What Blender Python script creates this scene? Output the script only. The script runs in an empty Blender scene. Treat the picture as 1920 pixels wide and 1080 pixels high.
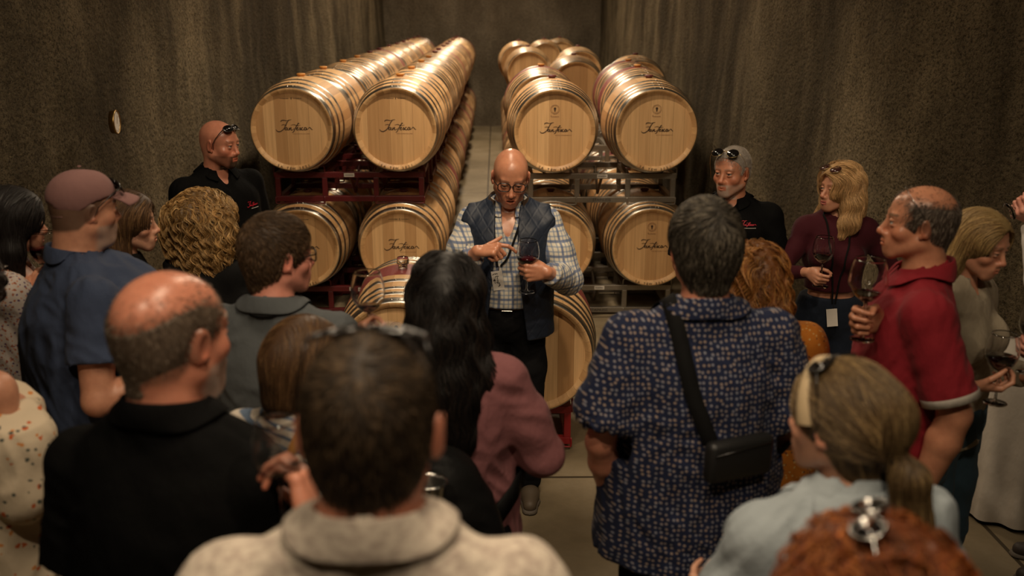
import bpy, math, random
import numpy as np
from mathutils import Vector, Matrix

S = bpy.context.scene
C = S.collection
R = math.radians
rng = np.random.default_rng(7)
random.seed(7)

# ---------------------------------------------------------------- camera, world, lights, exposure
cam = bpy.data.cameras.new('camera')
cam.sensor_width = 36.0
cam.lens = 36.0 * 1800 / 1920
cam.clip_start = 0.02
cam.dof.use_dof = True
cam.dof.focus_distance = 4.9
cam.dof.aperture_fstop = 2.15
camo = bpy.data.objects.new('camera', cam)
C.objects.link(camo)
camo.location = (0, 0, 2.32)
camo.rotation_euler = (R(90 - 16.1), 0, R(-0.92))
S.camera = camo

world = bpy.data.worlds.new('world')
S.world = world
world.use_nodes = True
world.node_tree.nodes['Background'].inputs[0].default_value = (1.0, 0.8, 0.6, 1)
world.node_tree.nodes['Background'].inputs[1].default_value = 0.0

S.view_settings.view_transform = 'Standard'
S.view_settings.look = 'None'
S.view_settings.gamma = 1.0
S.view_settings.use_curve_mapping = False
S.view_settings.exposure = 0.0
S.cycles.use_denoising = True
S.cycles.max_bounces = 6
S.cycles.diffuse_bounces = 3
S.cycles.glossy_bounces = 3
S.cycles.transmission_bounces = 6
S.cycles.transparent_max_bounces = 8
S.cycles.caustics_reflective = False
S.cycles.caustics_refractive = False
S.cycles.sample_clamp_indirect = 4.0

WARM = (1.0, 0.79, 0.555)
def spot(name, loc, aim, power, size, blend=0.6, rad=0.06, col=WARM):
    l = bpy.data.lights.new(name, 'SPOT')
    l.energy = power; l.color = col; l.spot_size = R(size); l.spot_blend = blend
    l.shadow_soft_size = rad
    o = bpy.data.objects.new(name, l); C.objects.link(o)
    o.location = loc
    d = Vector(aim) - Vector(loc)
    o.rotation_euler = d.to_track_quat('-Z', 'Y').to_euler()
    return o
def area(name, loc, sx, sy, power, col=WARM, rot=(0, 0, 0)):
    l = bpy.data.lights.new(name, 'AREA')
    l.shape = 'RECTANGLE'; l.size = sx; l.size_y = sy; l.energy = power; l.color = col
    o = bpy.data.objects.new(name, l); C.objects.link(o)
    o.location = loc; o.rotation_euler = rot
    return o
# the cave's ceiling strip lamps, track spots aimed at the barrels and the floor in front of them, and fill spots added to brighten the people
area('ceiling_lamp', (0.0, 1.5, 3.95), 0.25, 1.3, 34)
area('ceiling_lamp', (0.0, 4.5, 4.0), 0.25, 1.2, 30)
area('ceiling_lamp', (-0.1, 8.8, 4.0), 0.3, 1.4, 75)
area('ceiling_lamp', (-0.1, 13.0, 4.0), 0.3, 1.4, 95)
area('ceiling_lamp', (-0.1, 17.0, 4.0), 0.3, 1.4, 110)
spot('track_or_fill_spot', (-0.15, 5.95, 3.95), (-1.1, 7.3, 1.1), 160, 80)
spot('track_or_fill_spot', (0.0, 5.95, 3.95), (0.85, 7.3, 1.1), 160, 80)
spot('track_or_fill_spot', (0.3, 2.6, 3.95), (0.0, 4.5, 1.2), 130, 36)
spot('track_or_fill_spot', (-0.9, 0.2, 3.9), (-0.5, 2.2, 1.3), 78, 66)  # added fill to brighten the left foreground crowd, not a lamp of the cave
spot('track_or_fill_spot', (0.9, 0.2, 3.9), (0.6, 2.2, 1.3), 78, 66)  # matching added fill for the right foreground crowd
spot('track_or_fill_spot', (-1.2, 2.2, 3.9), (-1.5, 4.8, 1.4), 100, 56)  # added front fill on the people beside the left barrels
spot('track_or_fill_spot', (1.3, 2.2, 3.9), (1.4, 4.6, 1.4), 90, 56)  # same added front fill for the people beside the right barrels

# ---------------------------------------------------------------- object bookkeeping
def tag(o, label=None, cat=None, group=None, kind=None):
    if label: o['label'] = label
    if cat: o['category'] = cat
    if group: o['group'] = group
    if kind: o['kind'] = kind
    return o
def empty(name, loc=(0, 0, 0), rz=0.0):
    o = bpy.data.objects.new(name, None); C.objects.link(o)
    o.location = loc; o.rotation_euler = (0, 0, rz); o.empty_display_size = 0.1
    return o
def mesh_obj(name, v, f, mat=None, parent=None, smooth=True, col=None, loc=None):
    me = bpy.data.meshes.new(name)
    v = np.asarray(v, np.float32)
    f = np.asarray(f, np.int32) if not isinstance(f, list) else f
    if isinstance(f, np.ndarray):
        n, k = f.shape
        me.vertices.add(len(v)); me.vertices.foreach_set('co', v.ravel())
        me.loops.add(n * k); me.loops.foreach_set('vertex_index', f.ravel())
        me.polygons.add(n)
        me.polygons.foreach_set('loop_start', np.arange(0, n * k, k, dtype=np.int32))
        me.polygons.foreach_set('loop_total', np.full(n, k, np.int32))
        me.update(calc_edges=True)
    else:
        me.from_pydata([tuple(map(float, p)) for p in v], [], f)
    me.polygons.foreach_set('use_smooth', np.full(len(me.polygons), bool(smooth)))
    if col is not None:
        a = me.attributes.new('Col', 'FLOAT_COLOR', 'POINT')
        c = np.ones((len(v), 4), np.float32); c[:, :3] = col
        a.data.foreach_set('color', c.ravel())
    me.validate()
    if mat: me.materials.append(mat)
    o = bpy.data.objects.new(name, me); C.objects.link(o)
    if parent is not None: o.parent = parent
    if loc is not None: o.location = loc
    return o
def kids(o):
    return [c for c in bpy.data.objects if c.parent == o]
def copy_tree(o, parent=None):
    c = o.copy(); C.objects.link(c)
    if parent is not None: c.parent = parent
    for ch in TREE.get(o.name, None) or kids(o): copy_tree(ch, c)
    return c
TREE = {}

# ---------------------------------------------------------------- simple mesh builders
class MB:
    def __init__(s): s.v = []; s.f = []
    def box(s, c, d, rot=None):
        n = len(s.v); c = Vector(c)
        M = rot or Matrix.Identity(3)
        for x in (-1, 1):
            for y in (-1, 1):
                for z in (-1, 1):
                    s.v.append(c + M @ Vector((x * d[0] / 2, y * d[1] / 2, z * d[2] / 2)))
        for q in ((0, 1, 3, 2), (4, 6, 7, 5), (0, 4, 5, 1), (2, 3, 7, 6), (0, 2, 6, 4), (1, 5, 7, 3)):
            s.f.append([n + i for i in q])
        return s
    def tube(s, pts, r, seg=8, closed=False, rb=None, flat=1.0):
        P = [Vector(p) for p in pts]; n = len(P); base = len(s.v)
        rr = r if hasattr(r, '__len__') else [r] * n
        prev = None
        for i, p in enumerate(P):
            a = P[(i - 1) % n] if (closed or i > 0) else p
            b = P[(i + 1) % n] if (closed or i < n - 1) else p
            t = (b - a).normalized()
            if prev is None:
                u = t.cross(Vector((0, 0, 1)))
                if u.length < 0.2: u = t.cross(Vector((0, 1, 0)))
            else:
                u = prev - t * prev.dot(t)
            u.normalize(); prev = u; w = t.cross(u)
            for k in range(seg):
                an = 2 * math.pi * k / seg
                s.v.append(p + (u * math.cos(an) + w * math.sin(an) * flat) * rr[i])
        m = n if closed else n - 1
        for i in range(m):
            for k in range(seg):
                a = base + i * seg + k; b = base + i * seg + (k + 1) % seg
                j = (i + 1) % n
                s.f.append([a, b, base + j * seg + (k + 1) % seg, base + j * seg + k])
        if not closed:
            s.f.append([base + k for k in range(seg)][::-1])
            s.f.append([base + (n - 1) * seg + k for k in range(seg)])
        return s
    def lathe(s, prof, seg=32, axis='z', c=(0, 0, 0), cap=True, sx=1.0, sy=1.0):
        base = len(s.v); c = Vector(c)
        for (r, h) in prof:
            for k in range(seg):
                a = 2 * math.pi * k / seg
                p = (r * math.cos(a) * sx, r * math.sin(a) * sy, h)
                if axis == 'y': p = (p[0], h, -p[1])
                if axis == 'x': p = (h, p[0], p[1])
                s.v.append(c + Vector(p))
        for i in range(len(prof) - 1):
            for k in range(seg):
                a = base + i * seg + k; b = base + i * seg + (k + 1) % seg
                s.f.append([a, b, b + seg, a + seg])
        if cap:
            if prof[0][0] > 1e-5: s.f.append([base + k for k in range(seg)][::-1])
            if prof[-1][0] > 1e-5: s.f.append([base + (len(prof) - 1) * seg + k for k in range(seg)])
        return s
    def build(s, name, mat, parent=None, smooth=False, bevel=0, loc=None, auto=True):
        o = mesh_obj(name, s.v, s.f, mat, parent, smooth, loc=loc)
        if bevel:
            m = o.modifiers.new('bevel', 'BEVEL'); m.width = bevel; m.segments = 2; m.limit_method = 'ANGLE'
        return o
def smooth_by_angle(o, deg=35):
    me = o.data
    me.polygons.foreach_set('use_smooth', np.full(len(me.polygons), True))
    try: me.set_sharp_from_angle(angle=R(deg))
    except Exception: pass
    return o
def crom(pts, n=6):
    P = [np.array(p, float) for p in pts]
    P = [2 * P[0] - P[1]] + P + [2 * P[-1] - P[-2]]
    out = []
    for i in range(1, len(P) - 2):
        for k in range(n):
            t = k / n
            a, b, c, d = P[i - 1], P[i], P[i + 1], P[i + 2]
            out.append(0.5 * ((2 * b) + (c - a) * t + (2 * a - 5 * b + 4 * c - d) * t * t + (3 * b - a - 3 * c + d) * t ** 3))
    out.append(P[-2])
    return out
def text_mesh(txt, size, mat, name, parent, M, depth=0.0006):
    cu = bpy.data.curves.new('text', 'FONT'); cu.body = txt; cu.size = size
    cu.align_x = 'CENTER'; cu.align_y = 'CENTER'; cu.extrude = depth; cu.resolution_u = 3
    t = bpy.data.objects.new('text', cu); C.objects.link(t)
    dg = bpy.context.evaluated_depsgraph_get()
    me = bpy.data.meshes.new_from_object(t.evaluated_get(dg))
    bpy.data.objects.remove(t)
    me.materials.clear(); me.materials.append(mat)
    me.transform(M)
    o = bpy.data.objects.new(name, me); C.objects.link(o); o.parent = parent
    return o

# ---------------------------------------------------------------- materials
def newmat(name):
    m = bpy.data.materials.new(name); m.use_nodes = True
    nt = m.node_tree; b = nt.nodes['Principled BSDF']
    return m, nt, b
class NT:
    """small helper to write node graphs"""
    def __init__(s, nt): s.t = nt
    def n(s, typ, **kw):
        x = s.t.nodes.new(typ)
        for k, v in kw.items():
            if k.startswith('i_'):
                key = k[2:]; key = int(key) if key.isdigit() else key.replace('_', ' ')
                s.put(x.inputs[key], v)
            else: setattr(x, k, v)
        return x
    def put(s, sock, v):
        if isinstance(v, bpy.types.NodeSocket): s.t.links.new(v, sock)
        elif isinstance(v, bpy.types.Node): s.t.links.new(v.outputs[0], sock)
        else: sock.default_value = v
    def math(s, op, a, b=0.0, c=0.0):
        x = s.t.nodes.new('ShaderNodeMath'); x.operation = op
        s.put(x.inputs[0], a); s.put(x.inputs[1], b)
        if op in ('MULTIPLY_ADD', 'WRAP', 'SMOOTH_MIN'): s.put(x.inputs[2], c)
        return x.outputs[0]
    def mix(s, f, a, b):
        x = s.t.nodes.new('ShaderNodeMix'); x.data_type = 'RGBA'
        s.put(x.inputs[0], f); s.put(x.inputs[6], a); s.put(x.inputs[7], b)
        return x.outputs[2]
    def ramp(s, f, stops):
        x = s.t.nodes.new('ShaderNodeValToRGB'); s.put(x.inputs[0], f)
        e = x.color_ramp.elements
        while len(e) < len(stops): e.new(0.5)
        for el, (p, c) in zip(e, stops):
            el.position = p; el.color = c if len(c) == 4 else (*c, 1)
        return x.outputs[0]
    def obj(s): return s.n('ShaderNodeTexCoord').outputs['Object']
    def gen(s): return s.n('ShaderNodeTexCoord').outputs['Generated']
    def sep(s, v):
        x = s.n('ShaderNodeSeparateXYZ'); s.put(x.inputs[0], v); return x.outputs
    def comb(s, x, y, z):
        c = s.n('ShaderNodeCombineXYZ'); s.put(c.inputs[0], x); s.put(c.inputs[1], y); s.put(c.inputs[2], z); return c.outputs[0]
    def scale(s, v, sc):
        x = s.n('ShaderNodeMapping'); s.put(x.inputs[0], v); x.inputs['Scale'].default_value = sc; return x.outputs[0]
    def noise(s, v, sc, det=3, rough=0.5, out=0):
        x = s.n('ShaderNodeTexNoise'); s.put(x.inputs['Vector'], v)
        x.inputs['Scale'].default_value = sc; x.inputs['Detail'].default_value = det
        x.inputs['Roughness'].default_value = rough
        return x.outputs[out]
    def vor(s, v, sc, feat='F1', rnd=1.0, out=0):
        x = s.n('ShaderNodeTexVoronoi'); x.feature = feat; s.put(x.inputs['Vector'], v)
        x.inputs['Scale'].default_value = sc; x.inputs['Randomness'].default_value = rnd
        return x.outputs[out]
    def bump(s, h, st=0.3, dist=0.01, prev=None):
        x = s.n('ShaderNodeBump'); s.put(x.inputs['Height'], h)
        x.inputs['Strength'].default_value = st; x.inputs['Distance'].default_value = dist
        if prev is not None: s.put(x.inputs['Normal'], prev)
        return x.outputs[0]
def hx(h, k=1.0):
    h = h.lstrip('#'); c = [int(h[i:i + 2], 16) / 255 for i in (0, 2, 4)]
    return tuple(k * (x / 12.92 if x < 0.04045 else ((x + 0.055) / 1.055) ** 2.4) for x in c)
def L(c): return (*c, 1.0) if len(c) == 3 else c
def plain(name, c, rough=0.5, metal=0.0, bump=None, sheen=0, spec=0.5, coat=0):
    m, nt, b = newmat(name); g = NT(nt)
    n = g.noise(g.obj(), 9, 4)
    col = g.mix(n, L([x * 0.85 for x in c]), L([min(1, x * 1.15) for x in c]))
    g.put(b.inputs['Base Color'], col)
    b.inputs['Roughness'].default_value = rough; b.inputs['Metallic'].default_value = metal
    b.inputs['Specular IOR Level'].default_value = spec
    if coat: b.inputs['Coat Weight'].default_value = coat
    if sheen: b.inputs['Sheen Weight'].default_value = sheen; b.inputs['Sheen Roughness'].default_value = 0.4
    if bump: g.put(b.inputs['Normal'], g.bump(g.noise(g.obj(), bump[0], 3), bump[1], bump[2]))
    return m
def cloth(name, c, pattern=None, rough=0.85, weave=900, fold=0.35, sheen=0.03):
    """woven cloth: base colour (or a pattern node function g -> colour), fine weave and soft creases"""
    m, nt, b = newmat(name); g = NT(nt)
    if c is not None and max(c) < .03: sheen = 0.0
    o = g.obj()
    col = pattern(g, o) if pattern else g.mix(g.noise(o, 14, 4), L([x * 0.9 for x in c]), L([min(1, x * 1.1) for x in c]))
    g.put(b.inputs['Base Color'], col)
    b.inputs['Roughness'].default_value = rough
    b.inputs['Specular IOR Level'].default_value = 0.08 if (c is not None and max(c) < .03) else 0.25
    b.inputs['Sheen Weight'].default_value = sheen
    cre = g.noise(g.scale(o, (1.0, 1.0, 0.55)), 9, 4, 0.55)
    bn = g.bump(cre, fold, 0.03)
    bn = g.bump(g.noise(o, weave, 1), 0.15, 0.001, bn)
    g.put(b.inputs['Normal'], bn)
    return m
def skin_mat(name, rough=0.42):
    m, nt, b = newmat(name); g = NT(nt)
    at = g.n('ShaderNodeAttribute'); at.attribute_name = 'Col'
    o = g.obj()
    n = g.noise(o, 28, 4, 0.6)
    mul = g.n('ShaderNodeMix'); mul.data_type = 'RGBA'; mul.blend_type = 'MULTIPLY'
    mul.inputs[0].default_value = 1.0
    g.put(mul.inputs[6], at.outputs[0]); g.put(mul.inputs[7], g.ramp(n, [(0.3, (0.86, 0.80, 0.78)), (0.7, (1.08, 1.06, 1.04))]))
    g.put(b.inputs['Base Color'], mul.outputs[2])
    b.inputs['Roughness'].default_value = rough
    b.inputs['Subsurface Weight'].default_value = 0.12
    b.inputs['Subsurface Radius'].default_value = (1.0, 0.35, 0.2)
    b.inputs['Subsurface Scale'].default_value = 0.012
    bn = g.bump(g.noise(o, 260, 3), 0.18, 0.002)
    g.put(b.inputs['Normal'], bn)
    return m
def hair_mat(name, rough=0.52):
    m, nt, b = newmat(name); g = NT(nt)
    at = g.n('ShaderNodeAttribute'); at.attribute_name = 'Col'
    g.put(b.inputs['Base Color'], at.outputs[0])
    b.inputs['Roughness'].default_value = rough
    b.inputs['Specular IOR Level'].default_value = 0.45
    return m
def glass_mat():
    m, nt, b = newmat('clear_glass')
    b.inputs['Base Color'].default_value = (1, 1, 1, 1)
    b.inputs['Roughness'].default_value = 0.0
    b.inputs['IOR'].default_value = 1.45
    b.inputs['Transmission Weight'].default_value = 1.0
    return m
def wine_mat():
    m, nt, b = newmat('red_wine')
    b.inputs['Base Color'].default_value = (0.16, 0.008, 0.02, 1)
    b.inputs['Roughness'].default_value = 0.02
    b.inputs['IOR'].default_value = 1.33
    b.inputs['Transmission Weight'].default_value = 0.35
    return m

def wall_material(name, lo, hi, bumpy=1.0):
    m, nt, b = newmat(name); g = NT(nt)
    o = g.obj()
    streak = g.noise(g.scale(o, (1.1, 1.1, 0.20)), 1.5, 4, 0.6)
    fine = g.noise(g.scale(o, (2.2, 2.2, 0.9)), 3.5, 5, 0.7)
    grit = g.noise(o, 62, 4, 0.75)
    col = g.ramp(streak, [(0.36, lo), (0.5, [(a + c) / 2 for a, c in zip(lo, hi)]), (0.64, hi)])
    col = g.mix(g.ramp(fine, [(0.42, (0, 0, 0)), (0.75, (0.45, 0.45, 0.45))]), col, L([x * 0.35 for x in lo]))
    blot = g.noise(g.scale(o, (1.0, 1.0, 0.5)), 1.1, 3, 0.6)
    col = g.mix(g.ramp(blot, [(0.35, (0.55, 0.55, 0.55)), (0.55, (0, 0, 0))]), col, L([x * 0.5 for x in lo]))
    col = g.mix(g.ramp(grit, [(0.38, (0.75, 0.75, 0.75)), (0.52, (0, 0, 0))]), col, L([x * 0.22 for x in lo]))
    pale = g.noise(o, 75, 2, 0.6)
    col = g.mix(g.ramp(pale, [(0.62, (0, 0, 0)), (0.75, (0.25, 0.25, 0.25))]), col, L([min(1, x * 1.9) for x in hi]))
    g.put(b.inputs['Base Color'], col)
    b.inputs['Roughness'].default_value = 0.9
    b.inputs['Specular IOR Level'].default_value = 0.2
    lumps = g.vor(o, 30, 'SMOOTH_F1')
    h = g.math('ADD', g.math('MULTIPLY', lumps, 0.8), g.math('MULTIPLY', grit, 0.9))
    bn = g.bump(h, 1.0 * bumpy, 0.055)
    g.put(b.inputs['Normal'], bn)
    return m
# ================================================================ the cave
M = {}
M['wall'] = wall_material('shotcrete_wall', (0.098, 0.074, 0.041), (0.35, 0.275, 0.165))
M['back_wall'] = wall_material('shotcrete_back_wall', (0.20, 0.16, 0.11), (0.28, 0.235, 0.17), 0.6)
M['glass'] = glass_mat(); M['wine'] = wine_mat()

def floor_material():
    m, nt, b = newmat('stained_concrete'); g = NT(nt)
    o = g.obj(); sx = g.sep(o)
    big = g.noise(o, 1.3, 5, 0.65); fine = g.noise(o, 22, 5, 0.7)
    col = g.ramp(big, [(0.3, (0.16, 0.125, 0.07)), (0.5, (0.24, 0.19, 0.115)), (0.72, (0.34, 0.28, 0.19))])
    col = g.mix(g.math('MULTIPLY', fine, 0.35), col, (0.13, 0.10, 0.06, 1))
    def line(c, off, per, w):
        q = g.math('FRACT', g.math('DIVIDE', g.math('ADD', c, -off + 40 * per), per))
        d = g.math('MULTIPLY', g.math('ABSOLUTE', g.math('SUBTRACT', q, 0.5)), per)
        return g.math('GREATER_THAN', d, per / 2 - w)
    j = g.math('MAXIMUM', line(sx[1], 4.5, 2.7, 0.010), line(sx[0], -0.12, 2.4, 0.010))
    col = g.mix(j, col, (0.05, 0.037, 0.02, 1))
    g.put(b.inputs['Base Color'], col)
    g.put(b.inputs['Roughness'], g.math('MULTIPLY_ADD', fine, 0.35, 0.42))
    g.put(b.inputs['Normal'], g.bump(g.math('SUBTRACT', fine, g.math('MULTIPLY', j, 2.0)), 0.25, 0.004))
    return m
M['floor'] = floor_material()

from mathutils import noise as mnoise
def xl(y): return -np.interp(y, [-4, 1.5, 3.2, 5.5, 8, 21], [3.0, 2.9, 2.55, 2.30, 2.15, 2.15])
def xr(y): return np.interp(y, [-4, 3.0, 4.5, 6.0, 8, 21], [3.6, 3.5, 3.02, 2.40, 2.05, 2.05])
ZS, ZT = 2.5, 4.35
def section(y, t, side):
    """t in 0..1 up one side of the tunnel from the floor to the crown"""
    X = abs(xl(y)) if side < 0 else xr(y)
    if t < 0.5:
        z = ZS * t / 0.5; x = X + 0.10 * math.sin(math.pi * z / (2 * ZS))
    else:
        a = (t - 0.5) / 0.5 * math.pi / 2
        x = (X + 0.10) * math.cos(a); z = ZS + (ZT - ZS) * math.sin(a)
    return side * x, z
def shell(name, side, t0, t1, nt, mat, y0=-4.0, y1=20.35, ny=300):
    v = []; f = []
    for i in range(ny + 1):
        y = y0 + (y1 - y0) * i / ny
        for j in range(nt + 1):
            t = t0 + (t1 - t0) * j / nt
            x, z = section(y, t, side)
            n = mnoise.noise(Vector((y * 0.9, z * 0.5, side * 3))) * 0.07 + mnoise.noise(Vector((y * 4, z * 4, side * 9))) * 0.022 \
                + mnoise.noise(Vector((y * 11, z * 11, side))) * 0.010
            k = min(1.0, z * 4) if t0 == 0 else 1
            v.append((x - side * n * k, y, z))
    for i in range(ny):
        for j in range(nt):
            a = i * (nt + 1) + j
            q = (a, a + 1, a + nt + 2, a + nt + 1)
            f.append(q if side < 0 else q[::-1])
    o = mesh_obj(name, v, np.array(f), mat); tag(o, kind='structure')
    return o
shell('wall_left', -1, 0, 0.55, 46, M['wall'])
shell('wall_right', 1, 0, 0.55, 46, M['wall'])
def ceiling():
    v = []; f = []; ny, nt = 120, 40
    for i in range(ny + 1):
        y = -4 + 24.35 * i / ny
        for j in range(nt + 1):
            t = 0.52 + 0.96 * j / nt
            x, z = section(y, t, -1) if t <= 1 else section(y, 2 - t, 1)
            e = 0.07 * min(1, abs(abs(t - 1) - 0.0) * 2)
            v.append((x * (1 + e * 0.7), y, z + e * 0.6 + mnoise.noise(Vector((x * 2, y * 2, 5))) * 0.04))
    for i in range(ny):
        for j in range(nt):
            a = i * (nt + 1) + j; f.append((a, a + 1, a + nt + 2, a + nt + 1))
    tag(mesh_obj('ceiling', v, np.array(f), M['wall']), kind='structure')
ceiling()
def end_wall(name, y, w, mat, sgn):
    v = []; f = []; n = 60
    for i in range(n + 1):
        for j in range(n + 1):
            x = -w + 2 * w * i / n; z = 4.6 * j / n
            v.append((x, y + mnoise.noise(Vector((x * 1.5, z * 1.5, 2))) * 0.06, z))
    for i in range(n):
        for j in range(n):
            a = i * (n + 1) + j; f.append((a, a + n + 1, a + n + 2, a + 1))
    tag(mesh_obj(name, v, np.array(f), mat), kind='structure')
end_wall('wall_back', 20.3, 2.6, M['back_wall'], 1)
end_wall('wall_front', -3.95, 3.9, M['wall'], 1)
tag(MB().box((0, 8.2, -0.05), (7.6, 24.8, 0.1)).build('floor', M['floor']), kind='structure')

# ================================================================ barrels
def oak(name, head=False, tint=1.0, band=None):
    m, nt, b = newmat(name); g = NT(nt)
    o = g.obj(); s = g.sep(o)
    if head:
        x = g.math('DIVIDE', s[0], 0.083)
        grain_v = g.scale(o, (60, 60, 2.2))
    else:
        x = g.math('MULTIPLY', g.math('ARCTAN2', s[0], s[2]), 32 / (2 * math.pi))
        grain_v = g.scale(o, (38, 2.0, 38))
    oi = g.n('ShaderNodeObjectInfo')
    idx = g.math('FLOOR', g.math('ADD', x, 100.5))
    wn = g.n('ShaderNodeTexWhiteNoise'); wn.noise_dimensions = '2D'
    g.put(wn.inputs['Vector'], g.comb(idx, g.math('MULTIPLY', oi.outputs['Random'], 31.0), 0.0))
    r = wn.outputs[0]
    base = g.ramp(r, [(0.0, [k * tint for k in (0.48, 0.27, 0.115)]), (0.5, [k * tint for k in (0.64, 0.385, 0.175)]), (1.0, [k * tint for k in (0.78, 0.50, 0.245)])])
    gr = g.noise(grain_v, 1.0, 5, 0.62)
    col = g.mix(g.ramp(gr, [(0.40, (0.26, 0.26, 0.26)), (0.62, (0, 0, 0))]), base, (0.33 * tint, 0.17 * tint, 0.06 * tint, 1))
    fr = g.math('FRACT', g.math('ADD', x, 100.5))
    seam = g.math('GREATER_THAN', g.math('ABSOLUTE', g.math('SUBTRACT', fr, 0.5)), 0.487)
    col = g.mix(g.math('MULTIPLY', seam, 0.6), col, (0.16, 0.08, 0.03, 1))
    if band:
        nz = g.math('MULTIPLY', g.math('SUBTRACT', g.noise(o, 14, 3), 0.5), 0.02)
        inb = g.math('LESS_THAN', g.math('ADD', g.math('ABSOLUTE', g.math('SUBTRACT', s[1], 0.475)), nz), band)
        col = g.mix(inb, col, g.mix(gr, (0.14, 0.020, 0.022, 1), (0.30, 0.060, 0.055, 1)))
    g.put(b.inputs['Base Color'], col)
    b.inputs['Roughness'].default_value = 0.52
    g.put(b.inputs['Normal'], g.bump(g.math('SUBTRACT', gr, g.math('MULTIPLY', seam, 1.5)), 0.25, 0.003))
    return m
M['stave'] = oak('oak_staves'); M['stave_band'] = oak('oak_staves_wine_stained', band=0.115)
M['stave_old'] = oak('oak_staves_aged', tint=0.8); M['head'] = oak('oak_head', True)
M['hoop'] = plain('galvanised_hoop', (0.55, 0.53, 0.48), 0.30, 1.0, (40, 0.15, 0.002))
M['bung_orange'] = plain('orange_silicone', (0.62, 0.28, 0.07), 0.5)
M['bung_dark'] = plain('wine_stained_bung', (0.12, 0.03, 0.03), 0.5)
M['brand'] = plain('burnt_brand_ink', (0.045, 0.022, 0.012), 0.7)
M['brand_soft'] = plain('faint_brand_ink', (0.26, 0.13, 0.06), 0.7)
M['rack_red'] = plain('dark_red_powder_coat', (0.10, 0.010, 0.012), 0.4, 0.0, (30, 0.1, 0.002))
M['rack_bright_red'] = plain('red_powder_coat', (0.30, 0.014, 0.018), 0.4)
M['rack_grey'] = plain('brushed_grey_steel', (0.29, 0.26, 0.215), 0.42, 0.7, (30, 0.1, 0.002))
M['paper'] = plain('white_paper', (0.75, 0.71, 0.64), 0.8)
M['ink'] = plain('black_ink', (0.02, 0.02, 0.02), 0.6)
M['steel'] = plain('stainless_steel', (0.5, 0.49, 0.47), 0.22, 1.0)

BL, RH, RB = 0.93, 0.300, 0.352      # barrel length, chime radius, bilge radius
def rad(y):
    t = (y - BL / 2) / (BL / 2)
    return RB - (RB - RH) * (t * t * 0.82 + 0.18 * t ** 4)
def barrel_meshes(hoops):
    prof = [(RH - 0.040, 0.032), (RH - 0.034, 0.032), (RH - 0.020, 0.002), (RH - 0.004, 0.0)]
    for i in range(0, 25): prof.append((rad(BL * i / 24) - (0.001 if i in (0, 24) else 0), BL * i / 24))
    prof += [(RH - 0.004, BL), (RH - 0.020, BL - 0.002), (RH - 0.034, BL - 0.032), (RH - 0.040, BL - 0.032)]
    st = MB().lathe(prof, 64, 'y', cap=False)
    hp = []
    for (a, b) in hoops:
        e = 0.0035
        q = [(rad(a) + 0.0005, a), (rad(a) + e, a + 0.001), ((rad((a + b) / 2) + e + 0.0005), (a + b) / 2), (rad(b) + e, b - 0.001), (rad(b) + 0.0005, b)]
        mb = MB().lathe(q, 64, 'y', cap=False)
        # rivets on the lap of each hoop, at the top
        for dx in (-0.02, 0.025, 0.05):
            an = dx / RB
            rr = rad((a + b) / 2) + e
            mb.lathe([(0.006, 0), (0.004, 0.004), (0.0, 0.005)], 6, 'z', c=(rr * math.sin(an), (a + b) / 2, rr * math.cos(an)), cap=False)
        hp.append(mb)
    return st, hp
HOOPS_A = [(0.002, 0.052), (0.115, 0.145), (0.235, 0.270), (0.66, 0.695), (0.785, 0.815), (0.878, 0.928)]
HOOPS_B = [(0.002, 0.048), (0.085, 0.112), (0.150, 0.177), (0.250, 0.285), (0.645, 0.68), (0.753, 0.78), (0.818, 0.845), (0.882, 0.928)]
def head_mesh(y, sgn):
    n = 64; r = RH - 0.026
    mb = MB()
    mb.lathe([(r, y), (r, y + sgn * 0.022)], n, 'y', cap=False)
    base = len(mb.v)
    for k in range(n):
        a = 2 * math.pi * k / n; mb.v.append(Vector((r * math.cos(a), y, -r * math.sin(a))))
    mb.f.append([base + k for k in range(n)] if sgn > 0 else [base + k for k in range(n)][::-1])
    base = len(mb.v)
    for k in range(n):
        a = 2 * math.pi * k / n; mb.v.append(Vector((r * math.cos(a), y + sgn * 0.022, -r * math.sin(a))))
    mb.f.append([base + k for k in range(n)][::-1])
    return mb
def make_barrel(kind='A', mat='stave', bung='bung_orange', name='wine_barrel'):
    root = empty(name)
    st, hp = barrel_meshes(HOOPS_A if kind == 'A' else HOOPS_B)
    ch = [st.build('staves', M[mat], root, True, loc=(0, 0, RB))]
    ch.append(head_mesh(0.03, 1).build('barrel_head', M['head'], root, False, loc=(0, 0, RB)))
    ch.append(head_mesh(BL - 0.03, -1).build('barrel_head', M['head'], root, False, loc=(0, 0, RB)))
    for h in hp: ch.append(h.build('hoop', M['hoop'], root, True, loc=(0, 0, RB)))
    b = MB().lathe([(0.024, 0), (0.026, 0.012), (0.034, 0.014), (0.034, 0.022), (0.029, 0.028), (0.0, 0.028)], 20, 'z', c=(0, BL / 2, 2 * RB - 0.004), cap=False)
    ch.append(b.build('bung', M[bung], root, True))
    TREE[root.name] = ch
    for c in ch: TREE[c.name] = []
    return root

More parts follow.
